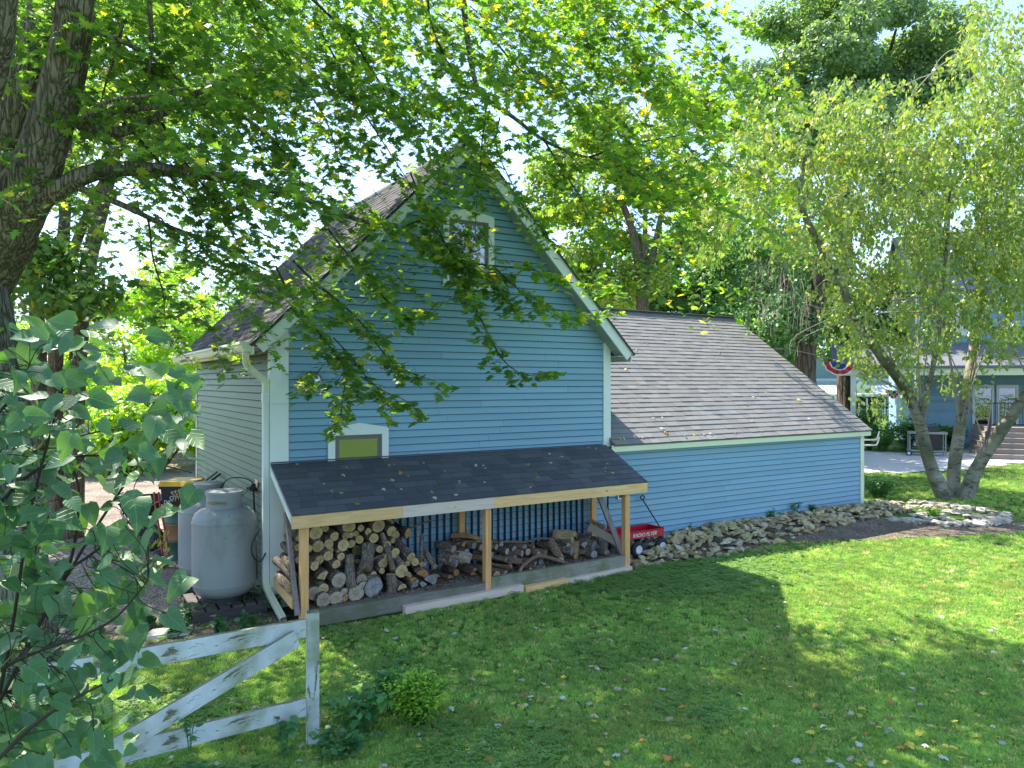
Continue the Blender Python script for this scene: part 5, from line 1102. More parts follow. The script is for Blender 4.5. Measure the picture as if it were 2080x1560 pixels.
# ================================================================= PROPANE TANKS, DRUM AND YARD THINGS
def text_mesh(nm, f, loc, rot, parent):
    tmp = bpy.data.objects.new(nm+'_curve', f); col.objects.link(tmp); dg = bpy.context.evaluated_depsgraph_get(); me = bpy.data.meshes.new_from_object(tmp.evaluated_get(dg)); col.objects.unlink(tmp); bpy.data.objects.remove(tmp)
    if not me.materials: me.materials.append(f.materials[0])
    o = bpy.data.objects.new(nm, me); o.rotation_euler = rot; o.location = loc; return put(o, parent)
def tank(c, label, faded):
    t = thing('propane_tank', label, 'gas tank', (c[0], c[1], c[2]), 'grey propane tanks beside the barn'); x, y, z_ = c
    m = MB(); R_ = 0.378
    m.lathe([(0.001, 0.0), (0.20, 0.005), (0.30, 0.04), (0.355, 0.10), (R_, 0.17), (R_, 0.175), (R_+0.004, 0.178), (R_+0.004, 0.186), (R_, 0.19), (R_, 0.92), (R_+0.005, 0.923), (R_+0.005, 0.935), (R_-0.002, 0.94), (0.368, 0.985), (0.342, 1.035), (0.29, 1.075), (0.22, 1.10), (0.10, 1.115), (0.001, 1.12)], c, 40)
    m.obj('body', M['tank'], t, smooth=True).data.set_sharp_from_angle(angle=0.6)
    single('foot_ring', M['darkmetal'], t, lambda m: m.lathe([(0.26, -0.03), (0.27, -0.03), (0.27, 0.03), (0.26, 0.03)], c, 28))
    m = MB(); r = 0.212
    m.lathe([(r, 1.08), (r, 1.27), (r+0.006, 1.275), (r+0.006, 1.285), (r-0.008, 1.285), (r-0.008, 1.08)], c, 32); m.obj('collar', M['tank'], t, smooth=False)
    single('lid', M['tank'], t, lambda m: m.lathe([(r+0.012, 1.262), (r+0.012, 1.302), (r*.6, 1.318), (0.001, 1.322)], c, 32), smooth=False)
    hole = MB()
    for a in (-2.25, -1.35): hole.box((x+math.cos(a)*(r+.002)-0.03, y+math.sin(a)*(r+.002)-0.006, z_+1.17), (x+math.cos(a)*(r+.002)+0.03, y+math.sin(a)*(r+.002)+0.006, z_+1.22))
    if not faded: hole.obj('collar_slot', M['black'], t)
    for s in (-1, 1):
        q_ = Vector((x, y, z_))+RT*(s*0.285)+Vector((0, 0, 1.055)); m = MB()
        m.tube([q_+RT*(0.05*math.cos(a))+Vector((0, 0, 0.055*math.sin(a))) for a in [PI*k/8 for k in range(9)]], 0.009, 8); m.obj('lifting_lug', M['tank'], t, smooth=True)
    if faded:
        f = bpy.data.curves.new('faded_stencil', 'FONT'); f.body = 'PROPANE'; f.size = 0.055; f.extrude = 0.0008; f.align_x = 'CENTER'; f.materials.append(M['rust'])
        text_mesh('faded_stencil', f, Vector((x, y, z_+1.16))-FW*(r+0.010), (PI/2, 0, YAW-PI/2), t)
    return t
TA = Vector((-0.53, 0.26, 0.20)); TB_ = Vector((-0.50, 1.62, 0.14))
tank(TA, 'front grey propane tank with faded collar lettering on a dirty pallet', True)
tank(TB_, 'rear grey propane tank half hidden behind the front one', False)
for c, lb in ((TA, 'dark dirty pallet slab under the front propane tank'), (TB_, 'low dark slab under the rear propane tank')):
    t = thing('pallet', lb, 'pallet', (c.x, c.y, 0)); h_ = c.z-0.03
    for k in range(3): yy = c.y-0.36+k*0.36; single('runner', M['pallet'], t, lambda m: m.box((c.x-0.42, yy-0.045, 0.0), (c.x+0.42, yy+0.045, h_-0.03)))
    for k in range(6): xx = c.x-0.42+k*0.147; single('slat', M['pallet'], t, lambda m: m.box((xx, c.y-0.42, h_-0.028), (xx+0.115, c.y+0.42, h_)))
rg = thing('gas_regulator', 'black gas regulator with hoses mounted on the side wall above the tanks', 'regulator', (-0.05, 0.75, 1.45))
q_ = atx(515, 990, -0.07)
single('body', M['black'], rg, lambda m: (m.lathe([(0.001, 0), (0.05, 0.0), (0.055, 0.03), (0.03, 0.05), (0.03, 0.10), (0.001, 0.10)], (q_.x, q_.y, q_.z-0.05), 14), m.box((q_.x-0.09, q_.y-0.02, q_.z-0.03), (q_.x-0.02, q_.y+0.02, q_.z+0.01))), smooth=False)
single('bracket', M['chrome'], rg, lambda m: m.box((-0.03, q_.y-0.06, q_.z-0.09), (-0.022, q_.y+0.09, q_.z+0.10)))
single('pipe', M['black'], rg, lambda m: m.tube([q_+Vector((0, 0, -0.04)), q_+Vector((0.01, 0, -0.3)), Vector((-0.05, q_.y-0.05, 0.6)), Vector((-0.05, q_.y-0.1, 0.25))], 0.013, 8))
single('hose', M['black'], rg, lambda m: m.tube(curve_pts([q_+Vector((0, 0, 0.06)), q_+Vector((-0.1, 0.1, 0.12)), q_+Vector((-0.28, 0.25, 0.10)), Vector((TB_.x+0.15, TB_.y, 1.3))], 6), 0.008, 6))
single('hose', M['black'], rg, lambda m: m.tube(curve_pts([q_+Vector((0, 0, 0.05)), q_+Vector((-0.08, -0.15, 0.02)), Vector((TA.x+0.2, TA.y+0.1, 1.36))], 6), 0.008, 6))
single('hose', M['black'], rg, lambda m: m.tube(curve_pts([atD(527, 1075, 8.95), atD(512, 1105, 8.9), atD(514, 1130, 8.9), atD(530, 1140, 9.0), atx(545, 1110, -0.03)], 6), 0.009, 6))
dc = (-0.53, 3.62, 0.0)
dr = thing('oil_drum', 'green steel drum with a rusty orange middle band holding sticks', 'drum', dc)
def drum(m, z0, z1):
    m.lathe([(0.29, z0), (0.29, z0+0.01), (0.298, z0+0.02), (0.29, z0+0.03), (0.29, z1-0.03), (0.298, z1-0.02), (0.298, z1-0.01), (0.29, z1)], dc, 32)
single('lower_shell', M['green_drum'], dr, lambda m: drum(m, 0.0, 0.31), smooth=True); single('rusty_band', M['rust'], dr, lambda m: drum(m, 0.31, 0.58), smooth=True); single('upper_shell', M['green_drum'], dr, lambda m: drum(m, 0.58, 0.88), smooth=True)
single('inside', M['rust'], dr, lambda m: m.lathe([(0.283, 0.88), (0.28, 0.70), (0.001, 0.70)], dc, 32)); single('rim', M['darkmetal'], dr, lambda m: m.lathe([(0.284, 0.878), (0.296, 0.876), (0.298, 0.886), (0.284, 0.888)], dc, 32))
tg = thing('tool_bundle', 'two long grey tool handles leaning from the drum onto the side wall', 'tools', (-0.45, 3.3, 0.8))
for k, (a, b) in enumerate((((381, 1003), (441, 958)), ((386, 1007), (448, 962)))):
    single('handle', M['tool' if k == 0 else 'darkmetal'], tg, lambda m: m.beam(atD(*a, 11.6), atx(*b, -0.05), 0.035, 0.035))
stick('scrap_wood', [atD(352, 1000, 12.0), atD(370, 1004, 12.0), atD(395, 1014, 11.9)], 0.012, 0.01, 'yellowish stick lying across the drum opening', 'stick')
rp = MB()
for k in range(6): a0 = atD(360+k*3.5, 1012, 12.0); rp.tube(curve_pts([a0, a0+Vector((0.03*k-.08, 0.02, 0.10+0.02*(k % 3))), a0+Vector((0.06, 0.06, 0.05)), a0+Vector((0.12, 0.05, -0.04))], 4), 0.012, 6)
tag(rp.obj('rope_coil', M['yellow_rope'] if 'yellow_rope' in M else flat('straw_rope', (0.50, 0.38, 0.14), 0.8), None, smooth=True), 'straw coloured rope heaped in the green drum', 'rope')
def wheel(parent, c, r, wd, ax, nm='wheel', hub=M['whitep'], hubr=0.42):
    ax = Vector(ax).normalized(); rot = ax.to_track_quat('Z', 'Y').to_matrix()
    def tr_(m): m.v = [tuple(rot @ Vector(v)+Vector(c)) for v in m.v]
    m = MB(); m.lathe([(r*.55, -wd*.45), (r*.8, -wd*.5), (r*.96, -wd*.3), (r, 0), (r*.96, wd*.3), (r*.8, wd*.5), (r*.55, wd*.45), (r*.55, -wd*.45)], (0, 0, 0), 28); tr_(m); w_ = m.obj(nm, M['rubber'], parent, smooth=True)
    m = MB(); m.lathe([(r*.56, -wd*.3), (r*hubr, -wd*.42), (r*.15, -wd*.25), (0.001, -wd*.25)], (0, 0, 0), 20); m.lathe([(0.001, wd*.25), (r*.15, wd*.25), (r*hubr, wd*.42), (r*.56, wd*.3)], (0, 0, 0), 20); tr_(m); m.obj('hub', hub, w_)
ht = thing('hand_truck', 'rusty red two-wheeled hand truck standing before the drum', 'hand truck', at0(325, 11.2))
hD = 11.25
for dx in (0, 13):
    single('rail', M['redrust'], ht, lambda m: m.tube(curve_pts([atD(313+dx*.7, 1000, hD+.25), atD(316+dx*.75, 1030, hD+.15), atD(324+dx*.9, 1080, hD), atD(330+dx, 1128, hD-.1)], 4), 0.016, 8), smooth=True)
for k in range(4): yy = 1020+k*28; single('crossbar', M['redrust'], ht, lambda m: m.tube([atD(315+k*4, yy, hD+.15-.07*k), atD(325+k*4.6, yy, hD+.15-.07*k)], 0.010, 6))
wc = at0(322, hD+0.05, 0.14); wheel(ht, wc, 0.15, 0.07, (0.85, 0.3, 0), hub=M['redrust'])
wheel(ht, wc+Vector((0.36, 0.12, 0)), 0.15, 0.07, (0.85, 0.3, 0), hub=M['redrust'])
single('toe_plate', M['redrust'], ht, lambda m: m.beam(atD(331, 1128, hD-.1), atD(345, 1126, hD-.05), 0.20, 0.012))
wb = thing('wheelbarrow', 'old wheelbarrow with dark tray and large black tyre behind the hand truck', 'wheelbarrow', at0(300, 13.0))
wcb = at0(303, 12.4, 0.24); wheel(wb, wcb, 0.24, 0.10, (0.5, 0.85, 0), hub=M['darkmetal'])
m = MB(); c = at0(285, 13.3, 0.48); m.v = []; b = 0
T0 = [(-.25, -.35), (.25, -.35), (.25, .35), (-.25, .35)]; T1 = [(-.38, -.50), (.38, -.50), (.38, .50), (-.38, .50)]
m.hexa([c+Vector((x, y, 0)) for x, y in T0]+[c+Vector((x, y, 0.26)) for x, y in T1]); m.f.pop(1); m.m.pop(1); m.obj('tray', M['darkmetal'], wb)
single('tray_rim', M['navy'], wb, lambda m: m.tube([c+Vector((x, y, 0.265)) for x, y in T1+[T1[0]]], 0.014, 6))
for s in (-1, 1): single('handle', M['tool'], wb, lambda m: m.tube([wcb+Vector((s*.10, 0, 0)), c+Vector((s*.28, .2, -.03)), c+Vector((s*.33, .95, .14))], 0.018, 8))
for s in (-1, 1): single('leg', M['darkmetal'], wb, lambda m: m.tube([c+Vector((s*.25, .30, 0)), c+Vector((s*.27, .42, -.47))], 0.013, 6))
# wheelie bin
bc = at0(374, 13.2); bn = thing('trash_cart', 'dark wheeled trash cart with a yellow lid and white lettering by the wall', 'trash cart', bc)
fx = RT; fy = FW
def qb(m, w0, d0, z0, w1, d1, z1): m.hexa([bc+fx*(s*w0)+fy*(t*d0)+Vector((0, 0, z0)) for s, t in ((-1, -1), (1, -1), (1, 1), (-1, 1))]+[bc+fx*(s*w1)+fy*(t*d1)+Vector((0, 0, z1)) for s, t in ((-1, -1), (1, -1), (1, 1), (-1, 1))])
single('body', M['navy'], bn, lambda m: qb(m, 0.21, 0.24, 0.06, 0.27, 0.32, 1.00)); single('rim', M['navy'], bn, lambda m: qb(m, 0.29, 0.34, 0.98, 0.295, 0.345, 1.03))
single('lid', M['yellow'], bn, lambda m: qb(m, 0.31, 0.36, 1.033, 0.29, 0.30, 1.11))
for s in (-1, 1): wheel(bn, bc+fx*(s*0.22)+fy*0.26+Vector((0, 0, 0.12)), 0.12, 0.05, fx)
def text(parent, body, size, loc, rot, mat, nm='lettering', shear=0.0, ext=0.001, al='CENTER'):
    f = bpy.data.curves.new(nm, 'FONT'); f.body = body; f.size = size; f.extrude = ext; f.align_x = al; f.shear = shear; f.offset = size*0.004; f.space_line = 0.85; f.materials.append(mat)
    return text_mesh(nm, f, loc, rot, parent)
text(bn, 'CITY\nDISPOSAL\n515-243-4284', 0.085, bc+fx*-0.02-fy*0.325+Vector((0, 0, 0.80)), (PI/2-0.09, 0, YAW-PI/2), M['whitep'])

# ================================================================= RED WAGON
wg = thing('toy_wagon', 'red steel pull wagon with white lettering parked on the stones by the blue wall', 'wagon', (5.7, -0.25, 0.2))
wx0, wx1, wy0, wy1, wz = 5.22, 6.20, -0.47, -0.08, 0.335
m = MB(); th = 0.008
m.box((wx0+.02, wy0+.02, wz-.002), (wx1-.02, wy1-.02, wz+.010))
for a, b in (((wx0, wy0, wz), (wx1, wy0+th, wz+.115)), ((wx0, wy1-th, wz), (wx1, wy1, wz+.115)), ((wx0, wy0+th, wz), (wx0+th, wy1-th, wz+.115)), ((wx1-th, wy0+th, wz), (wx1, wy1-th, wz+.115))): m.box(a, b)
m.obj('body', M['red'], wg, bevel=0.003)
single('rolled_rim', M['red'], wg, lambda m: m.tube([(wx0, wy0, wz+.118), (wx1, wy0, wz+.118), (wx1, wy1, wz+.118), (wx0, wy1, wz+.118), (wx0, wy0, wz+.118)], 0.009, 8), smooth=True)
for x_, y_ in ((5.62, -.46), (6.13, -.46), (5.50, -.10), (6.05, -.10)): wheel(wg, (x_, y_+(-.02 if y_ < -.3 else .02), 0.165 if x_ > 5.9 else 0.165), 0.135, 0.085, (0, 1, 0))
for x_ in (5.56, 6.10): single('axle', M['black'], wg, lambda m: (m.tube([(x_, -.46, .17), (x_, -.10, .17)], 0.009, 6), m.tube([(x_, -.40, .17), (x_-.08, -.36, wz)], 0.008, 6), m.tube([(x_, -.16, .17), (x_-.08, -.2, wz)], 0.008, 6)))
hb = Vector((6.30, -0.27, 0.26)); hp = atD(1305, 1014, 12.35)
single('pull_handle', M['black'], wg, lambda m: m.tube([Vector((6.12, -.27, .2)), hb, hb+Vector((0.03, 0, .12)), hp], 0.011, 8), smooth=True)
single('grip', M['black'], wg, lambda m: m.tube([hp+Vector((math.cos(a)*.045, 0, .03+math.sin(a)*.03)) for a in [2*PI*k/12 for k in range(13)]], 0.011, 8), smooth=True)
text(wg, 'RADIO FLYER', 0.085, ((wx0+wx1)/2+0.06, wy0-0.003, wz+0.03), (PI/2, 0, 0), M['whitep'], shear=0.35)

# ================================================================= FENCE
fn = thing('board_fence', 'peeling white crossbuck fence with mossy rails ending at a square post', 'fence', at0(635, 5.78))
def fp(px, py, D): return atD(px, py, D)
ex = (at0(635, 5.78)-at0(205, 5.0)).normalized(); nrm = Vector((ex.y, -ex.x, 0))
pb = at0(635, 5.80)
m = MB(); a_ = RT*0.5+nrm*0; hx = Vector((0.97, -0.24, 0)).normalized()
u_ = (RT*0.93+FW*0.36).normalized(); v_ = Vector((-u_.y, u_.x, 0)); hw = 0.047
m.hexa([pb+u_*(s*hw)+v_*(t*hw)+Vector((0, 0, -.02)) for s, t in ((-1, -1), (1, -1), (1, 1), (-1, 1))]+[pb+u_*(s*hw)+v_*(t*hw)+Vector((0, 0, 1.045)) for s, t in ((-1, -1), (1, -1), (1, 1), (-1, 1))])
m.obj('post', M['fence_v'], fn, bevel=0.006)
def rail(a, b, h_=0.14, t_=0.04, nm='rail'):
    d = b-a; o = MB(); o.beam((0, 0, 0), (d.length, 0, 0), t_, h_); ob = o.obj(nm, M['fence'], None, bevel=0.004)
    xa = d.normalized(); ya = Vector((-xa.y, xa.x, 0)).normalized(); za = xa.cross(ya)
    ob.matrix_basis = Matrix.Translation(a) @ Matrix(((xa.x, ya.x, za.x), (xa.y, ya.y, za.y), (xa.z, ya.z, za.z))).to_4x4()
    ob.parent = fn; ob.matrix_parent_inverse = Matrix.Translation(-fn.location); return ob
E0 = at0(205, 5.0); E1 = at0(622, 5.77)
rail(at0(205, 5.0, 0.93), at0(620, 5.76, 0.93)); rail(at0(40, 4.72, 0.95), at0(203, 4.995, 0.93))
rail(at0(207, 5.0, 0.30), at0(622, 5.77, 0.31)); rail(at0(40, 4.72, 0.30), at0(203, 4.995, 0.30))
off = nrm*0.0
a_ = at0(222, 4.985, 0.36); b_ = at0(606, 5.70, 0.885)
rail(a_-FW*0.045, b_-FW*0.045, 0.135, 0.038, 'brace')
single('post', M['fence'], fn, lambda m: m.beam(E0+FW*0.06+Vector((0, 0, 0)), E0+FW*0.06+Vector((0, 0, 0.24)), 0.09, 0.09, (0, 1, 0)))

# ================================================================= STONES
srn = random.Random(77)
def stone_mesh(r, sx, sy, sz):
    import bmesh
    bm = bmesh.new(); n = r.choice((10, 12, 14))
    for _ in range(n):
        v = Vector((r.gauss(0, 1), r.gauss(0, 1), r.gauss(0, 1))).normalized(); k = r.uniform(.8, 1.15); bm.verts.new((v.x*sx*k, v.y*sy*k, max(-.8, min(.8, v.z*1.3))*sz*k))
    res = bmesh.ops.convex_hull(bm, input=bm.verts); 
    for v in [v for v in bm.verts if not v.link_faces]: bm.verts.remove(v)
    me = bpy.data.meshes.new('stone'); bm.to_mesh(me); bm.free(); return me
def stone_set(parent, mat, spots, variants, nparts, r):
    """spots: (pos, scale, flatness variant)"""
    meshes = [stone_mesh(r, 0.5, r.uniform(.3, .45), r.uniform(.14, .26)) for _ in range(variants)]
    for me in meshes: me.materials.append(mat)
    spots.sort(key=lambda s: proj(s[0])[2])
    rest = MB(); vals = []
    for k, (p, s, tilt) in enumerate(spots):
        me = meshes[k % variants]; mw = Matrix.Translation(p) @ Matrix.Rotation(r.uniform(0, 6.3), 4, 'Z') @ Matrix.Rotation(r.uniform(-tilt, tilt), 4, 'X') @ Matrix.Rotation(r.uniform(-tilt, tilt), 4, 'Y') @ Matrix.Diagonal((s, s, s, 1))
        if k < nparts:
            o = bpy.data.objects.new('stone', me); col.objects.link(o); o.parent = parent; o.matrix_parent_inverse = Matrix.Translation(-parent.location); o.matrix_basis = mw
        else:
            b = len(rest.v); rest.v += [tuple(mw @ v.co) for v in me.vertices]; rest.f += [tuple(b+i for i in pl.vertices) for pl in me.polygons]; rest.m += [0]*len(me.polygons); vals += [r.random()]*len(me.vertices)
    if rest.v:
        me = rest.mesh('small_stones', mat); at = me.attributes.new('rnd', 'FLOAT', 'POINT'); at.data.foreach_set('value', vals); o = put(bpy.data.objects.new('small_stones', me), parent); o['kind'] = 'stuff'
rb = thing('rubble_border', 'long border of loose tan limestone rubble along the foot of the blue wing', 'stone border', (9, -0.5, 0.1))
FR = [(5.15, -0.95), (6.0, -1.0), (7.0, -1.12), (8.0, -1.02), (8.9, -0.92), (10.0, -0.80), (11.0, -0.72), (12.3, -0.66), (13.4, -0.6)]
def fry(x):
    for (a, b), (c, d) in zip(FR, FR[1:]):
        if a <= x <= c: return b+(d-b)*(x-a)/(c-a)
    return -0.6
grid2('border_soil', FR+[(13.4, 0.3), (12.45, 0.3), (12.45, -0.02), (5.15, -0.02)], M['mulch'], 0.008, 0.12, 'dark soil between the rubble stones along the wing')
spots = []
for layer in range(2):
    for _ in range(560 if layer == 0 else 300):
        x = 5.12+8.3*srn.random()**0.85; yf = fry(x); y = srn.uniform(yf, -0.04 if x < 12.3 else 0.35); s = srn.triangular(.06, .30, .13)*(1.15 if x < 8.5 else 1)
        hl_ = 0.06*math.sin(PI*min(1, max(0, (y-yf)/(-yf)))) if x > 6.4 else 0.02
        spots.append((Vector((x, y, gz(x, y)+0.02+layer*0.045+hl_)), s, 0.35))
stone_set(rb, M['stone'], spots, 14, 300, srn)
fb = thing('flagstone_bed', 'curved bed edged with flat pale flagstones below the birch', 'flagstone bed', (14.5, -0.8, 0))
spots = []
ctr = [p_(1650, 1072), p_(1700, 1066), p_(1780, 1061), p_(1850, 1063), p_(1920, 1068), p_(1990, 1069), p_(2035, 1061), p_(2040, 1050), p_(1985, 1040), p_(1920, 1030), p_(1850, 1022)]
C3 = curve_pts([(a, b, 0) for a, b in ctr], 9)
for q_ in C3: spots.append((Vector((q_.x+srn.uniform(-.05, .05), q_.y+srn.uniform(-.05, .05), 0.04)), srn.uniform(.28, .42), 0.06))
poly = [(q_.x, q_.y) for q_ in C3]+[p_(1780, 1030), p_(1700, 1060)]
for _ in range(420):
    x = srn.uniform(12.3, 17); y = srn.uniform(-2.5, 1.5)
    if in_poly(x, y, poly): spots.append((Vector((x, y, 0.03)), srn.uniform(.18, .36), 0.1))
stone_set(fb, M['flag'], spots, 10, 300, srn)
tag(single('flat_stone', M['flag'], None, lambda m: m.hexa([(-1.55, -.42, .0), (-1.05, -.5, .0), (-.95, -.22, 0), (-1.4, -.15, 0), (-1.52, -.40, .05), (-1.07, -.47, .05), (-.97, -.24, .05), (-1.38, -.17, .05)])), 'single flat stone half buried at the gravel edge near the trunk', 'stone')

# ================================================================= LOW PLANTS
def plant(name, label, c, r, h, n, size, leafm, tmpl=OVAL, cat='plant', group=None, stems=8, seed=1, squash=1.0):
    t = thing(name, label, cat, c, group); R_ = random.Random(seed); c = Vector(c); Lp = Leaves(); sm = MB()
    for k in range(stems):
        a = R_.uniform(0, 2*PI); rr_ = r*R_.uniform(.2, 1); top = c+Vector((math.cos(a)*rr_, math.sin(a)*rr_*squash, h*R_.uniform(.55, 1))); P = curve_pts([c+Vector((math.cos(a)*rr_*.2, math.sin(a)*rr_*.2, 0)), c.lerp(top, .6)+Vector((0, 0, h*.1)), top], 4)
        sm.tube(P, 0.004, 4, False)
        for j in range(n//stems):
            q_ = P[R_.randint(2, len(P)-1)]; Lp.add(q_+Vector((R_.uniform(-.06, .06), R_.uniform(-.06, .06), R_.uniform(-.05, .03)))*min(1, r*4), (R_.uniform(-.6, .6), R_.uniform(-.6, .6), 1), (R_.uniform(-1, 1), R_.uniform(-1, 1), R_.uniform(-.4, .3)), size*R_.uniform(.6, 1.2))
    sm.obj('stem', M['weed'], t); P_, N_, F_, S_ = Lp.arrays(); X, Y, Z = frames(N_, F_)
    cloud('foliage', tmpl[0], tmpl[1], P_, X, Y, Z, S_, rng.random(len(P_)), leafm, t)['kind'] = 'stuff'; return t
plant('lime_bush', 'small rounded lime green bush growing on the lawn right of the fence post', at0(848, 6.12), 0.29, 0.42, 2600, 0.040, M['lime'], stems=110, seed=3, cat='bush')
plant('broadleaf_weed', 'blue-green broadleaf weed between the fence post and lime bush', at0(735, 6.0), 0.30, 0.38, 260, 0.085, M['weed'], stems=20, seed=4, cat='weed')
plant('broadleaf_weed', 'tall blue-green weed just behind the lime bush', at0(795, 6.35), 0.16, 0.48, 110, 0.08, M['weed'], stems=9, seed=14, cat='weed')
plant('broadleaf_weed', 'low spreading weed right at the foot of the square fence post', at0(700, 5.65), 0.26, 0.18, 260, 0.06, M['weed'], stems=20, seed=5, cat='weed')
plant('broadleaf_weed', 'leafy weed standing in front of the lower fence rail', at0(575, 5.55), 0.12, 0.36, 46, 0.085, M['weed'], stems=6, seed=6, cat='weed')
plant('broadleaf_weed', 'weed seen below the fence brace at the bottom edge', at0(395, 5.2), 0.16, 0.15, 60, 0.08, M['weed'], stems=8, seed=7, cat='weed')
plant('vine_sprig', 'small vine sprig climbing the crossing of brace and lower rail', at0(386, 5.2, 0.25), 0.06, 0.28, 20, 0.06, M['weed'], stems=4, seed=8, cat='vine')
hx0 = [(300, 1275, .10), (345, 1270, .12), (390, 1262, .15), (430, 1255, .17), (470, 1245, .18), (510, 1238, .22), (545, 1240, .16), (365, 1290, .08), (440, 1285, .10), (500, 1275, .12)]
hn = ['leftmost low plant', 'small rosette plant', 'low green plant', 'mid bed plant', 'leafy plant with pale flowers', 'tallest hosta', 'plant beside the downspout foot', 'tiny front sprout', 'front row bed plant', 'front plant near the fence rail']
for k, (px, py, r) in enumerate(hx0):
    c = atz(px, py, 0.01); plant('hosta', f'{hn[k]} in the shady strip below the propane tanks', c, r*1.1, 0.10+r*.6, 54, 0.10, M['weed'], stems=10, seed=40+k, group='plants in the shady strip', cat='plant')
for k, (px, py, r, h_, mt, lb) in enumerate(((1785, 1012, .55, .62, 'weed', 'leafy bush with whitish flowers at the corner of the wing'), (1895, 1052, .28, .26, 'lime', 'small bright green bush among the flagstones'), (1705, 1060, .12, .12, 'weed', 'tiny sprout between the rubble stones'), (1580, 1062, .16, .3, 'weed', 'upright weed against the foot of the blue wing'), (1535, 1068, .16, .22, 'weed', 'weed growing from the rubble by the blue wing'), (1612, 1055, .10, .2, 'weed', 'slim seedling beside the upright weed'), (1400, 1088, .18, .14, 'weed', 'creeping ground plant right behind the wagon wheel'), (1365, 1095, .20, .14, 'weed', 'creeping plant between wagon and rubble'), (1043, 1180, .16, .10, 'weed', 'round leaved weed at the foot of the middle post'), (1075, 1172, .14, .12, 'weed', 'round leaved weed hugging the mossy sill'))):
    c = atz(px, py, 0.02); c.y = min(c.y, -0.06) if px < 1700 and px > 1100 else c.y; c.z = gz(c.x, c.y)
    n = 700 if r > .5 else (300 if r > .25 else 60)
    t = plant('flowering_bush' if k == 0 else 'ground_plant', lb, c, r, h_, n, 0.055 if mt == 'lime' else 0.075, M[mt], stems=max(8, n//14), seed=60+k, cat='bush' if k < 2 else 'plant')

# ================================================================= FOREGROUND SHRUB
sh = thing('leafy_shrub', 'blue-green shrub with big heart-shaped leaves close up at the left edge', 'shrub', at0(40, 2.6))
s_r = random.Random(9); SL = Leaves(); SB = MB()
stems = [[(-60, 1700, 2.6), (20, 1300, 2.6), (60, 1050, 2.65), (110, 850, 2.7), (150, 700, 2.8)], [(-40, 1500, 2.5), (90, 1250, 2.6), (190, 1080, 2.8), (270, 960, 2.9), (350, 850, 3.0), (385, 800, 3.05)],
         [(-80, 1400, 2.3), (60, 1330, 2.3), (170, 1290, 2.3), (240, 1250, 2.35), (300, 1180, 2.4)], [(-60, 1100, 2.6), (40, 980, 2.6), (140, 930, 2.7), (260, 930, 2.9), (390, 960, 3.0)],
         [(-60, 1600, 2.1), (60, 1480, 2.15), (150, 1420, 2.2), (230, 1380, 2.25)], [(60, 1200, 2.6), (180, 1130, 2.7), (260, 1060, 2.8), (320, 1020, 2.9)], [(-60, 900, 2.6), (30, 800, 2.65), (60, 740, 2.7)], [(60, 1300, 2.7), (140, 1150, 2.8), (160, 1000, 2.8), (140, 900, 2.9), (240, 870, 3)]]
SP = []
for st in stems:
    P = curve_pts([atD(*q_) for q_ in st], 7); SP.append(P); m = MB(); m.tube(P, lerp_list([0.0075, 0.0025], len(P)), 6, True, 0, 0.05, s_r); m.obj('stem', M['twig'], sh, smooth=True)
allp = [q_ for P in SP for q_ in P]
def shrub_leaf(q_, size):
    toC = (CAM-q_).normalized(); n = (toC*0.55+Vector((0, 0, .75))+Vector((s_r.uniform(-.7, .7), s_r.uniform(-.7, .7), s_r.uniform(-.4, .4)))).normalized()
    f = Vector((s_r.uniform(-1, 1), s_r.uniform(-1, 1), s_r.uniform(-1.2, 0.1))); SL.add(q_, n, f, size)
SDEN = ["2410", "6514", "8654", "8341", "7351", "6561", "7640", "9730", "9720"]
for j, row in enumerate(SDEN):
    for i, ch in enumerate('6'+row):
        for _ in range(int(int(ch)*3.4+s_r.random()*.6)):
            q_ = atD(-100+i*100+s_r.uniform(0, 100), 650+j*100+s_r.uniform(0, 100), s_r.triangular(2.1, 3.3, 2.7)); shrub_leaf(q_, s_r.triangular(.04, .108, .085))
            near = min(allp, key=lambda p: (p-q_).length_squared)
            if (near-q_).length < 0.22: SB.tube(curve_pts([near, near.lerp(q_, .5)+Vector((s_r.uniform(-.03, .03), 0, s_r.uniform(-.02, .04))), q_], 3), 0.0018, 4, False)
for a, b in ((130, 690), (95, 690), (60, 700), (150, 660), (375, 770), (390, 830), (340, 760), (260, 740)):
    shrub_leaf(atD(a, b, 2.8), 0.11)
SB.obj('twigs', M['twig'], sh)['kind'] = 'stuff'
m = MB()
for (a, b) in ((100, 820), (130, 815), (70, 925), (60, 945), (310, 1115), (325, 1125), (300, 1150), (325, 1155), (335, 1100), (315, 1165)):
    q_ = atD(a, b, 2.6)
    for _ in range(4): p2 = q_+Vector((s_r.uniform(-.02, .03), s_r.uniform(-.02, .02), s_r.uniform(0, .03))); m.tube([p2, p2+Vector((.004, 0, .009)), p2+Vector((.006, 0, .018))], [.002, .0035, .001], 5)
m.obj('seed_pods', M['yellow_bush'], sh)['kind'] = 'stuff'
split_leaves(sh, SL, HEART, M['shrub_leaf'], 'leaf', 'foliage', 300, [(0.8, -0.25, 0.0), (1.05, 0.2, 0.0), (0.95, -0.45, 0.05), (1.1, -0.1, -0.06), (0.7, 0.35, 0.04)])
for o in list(sh.children):
    if o.name.split('.')[0] == 'leaf': pass

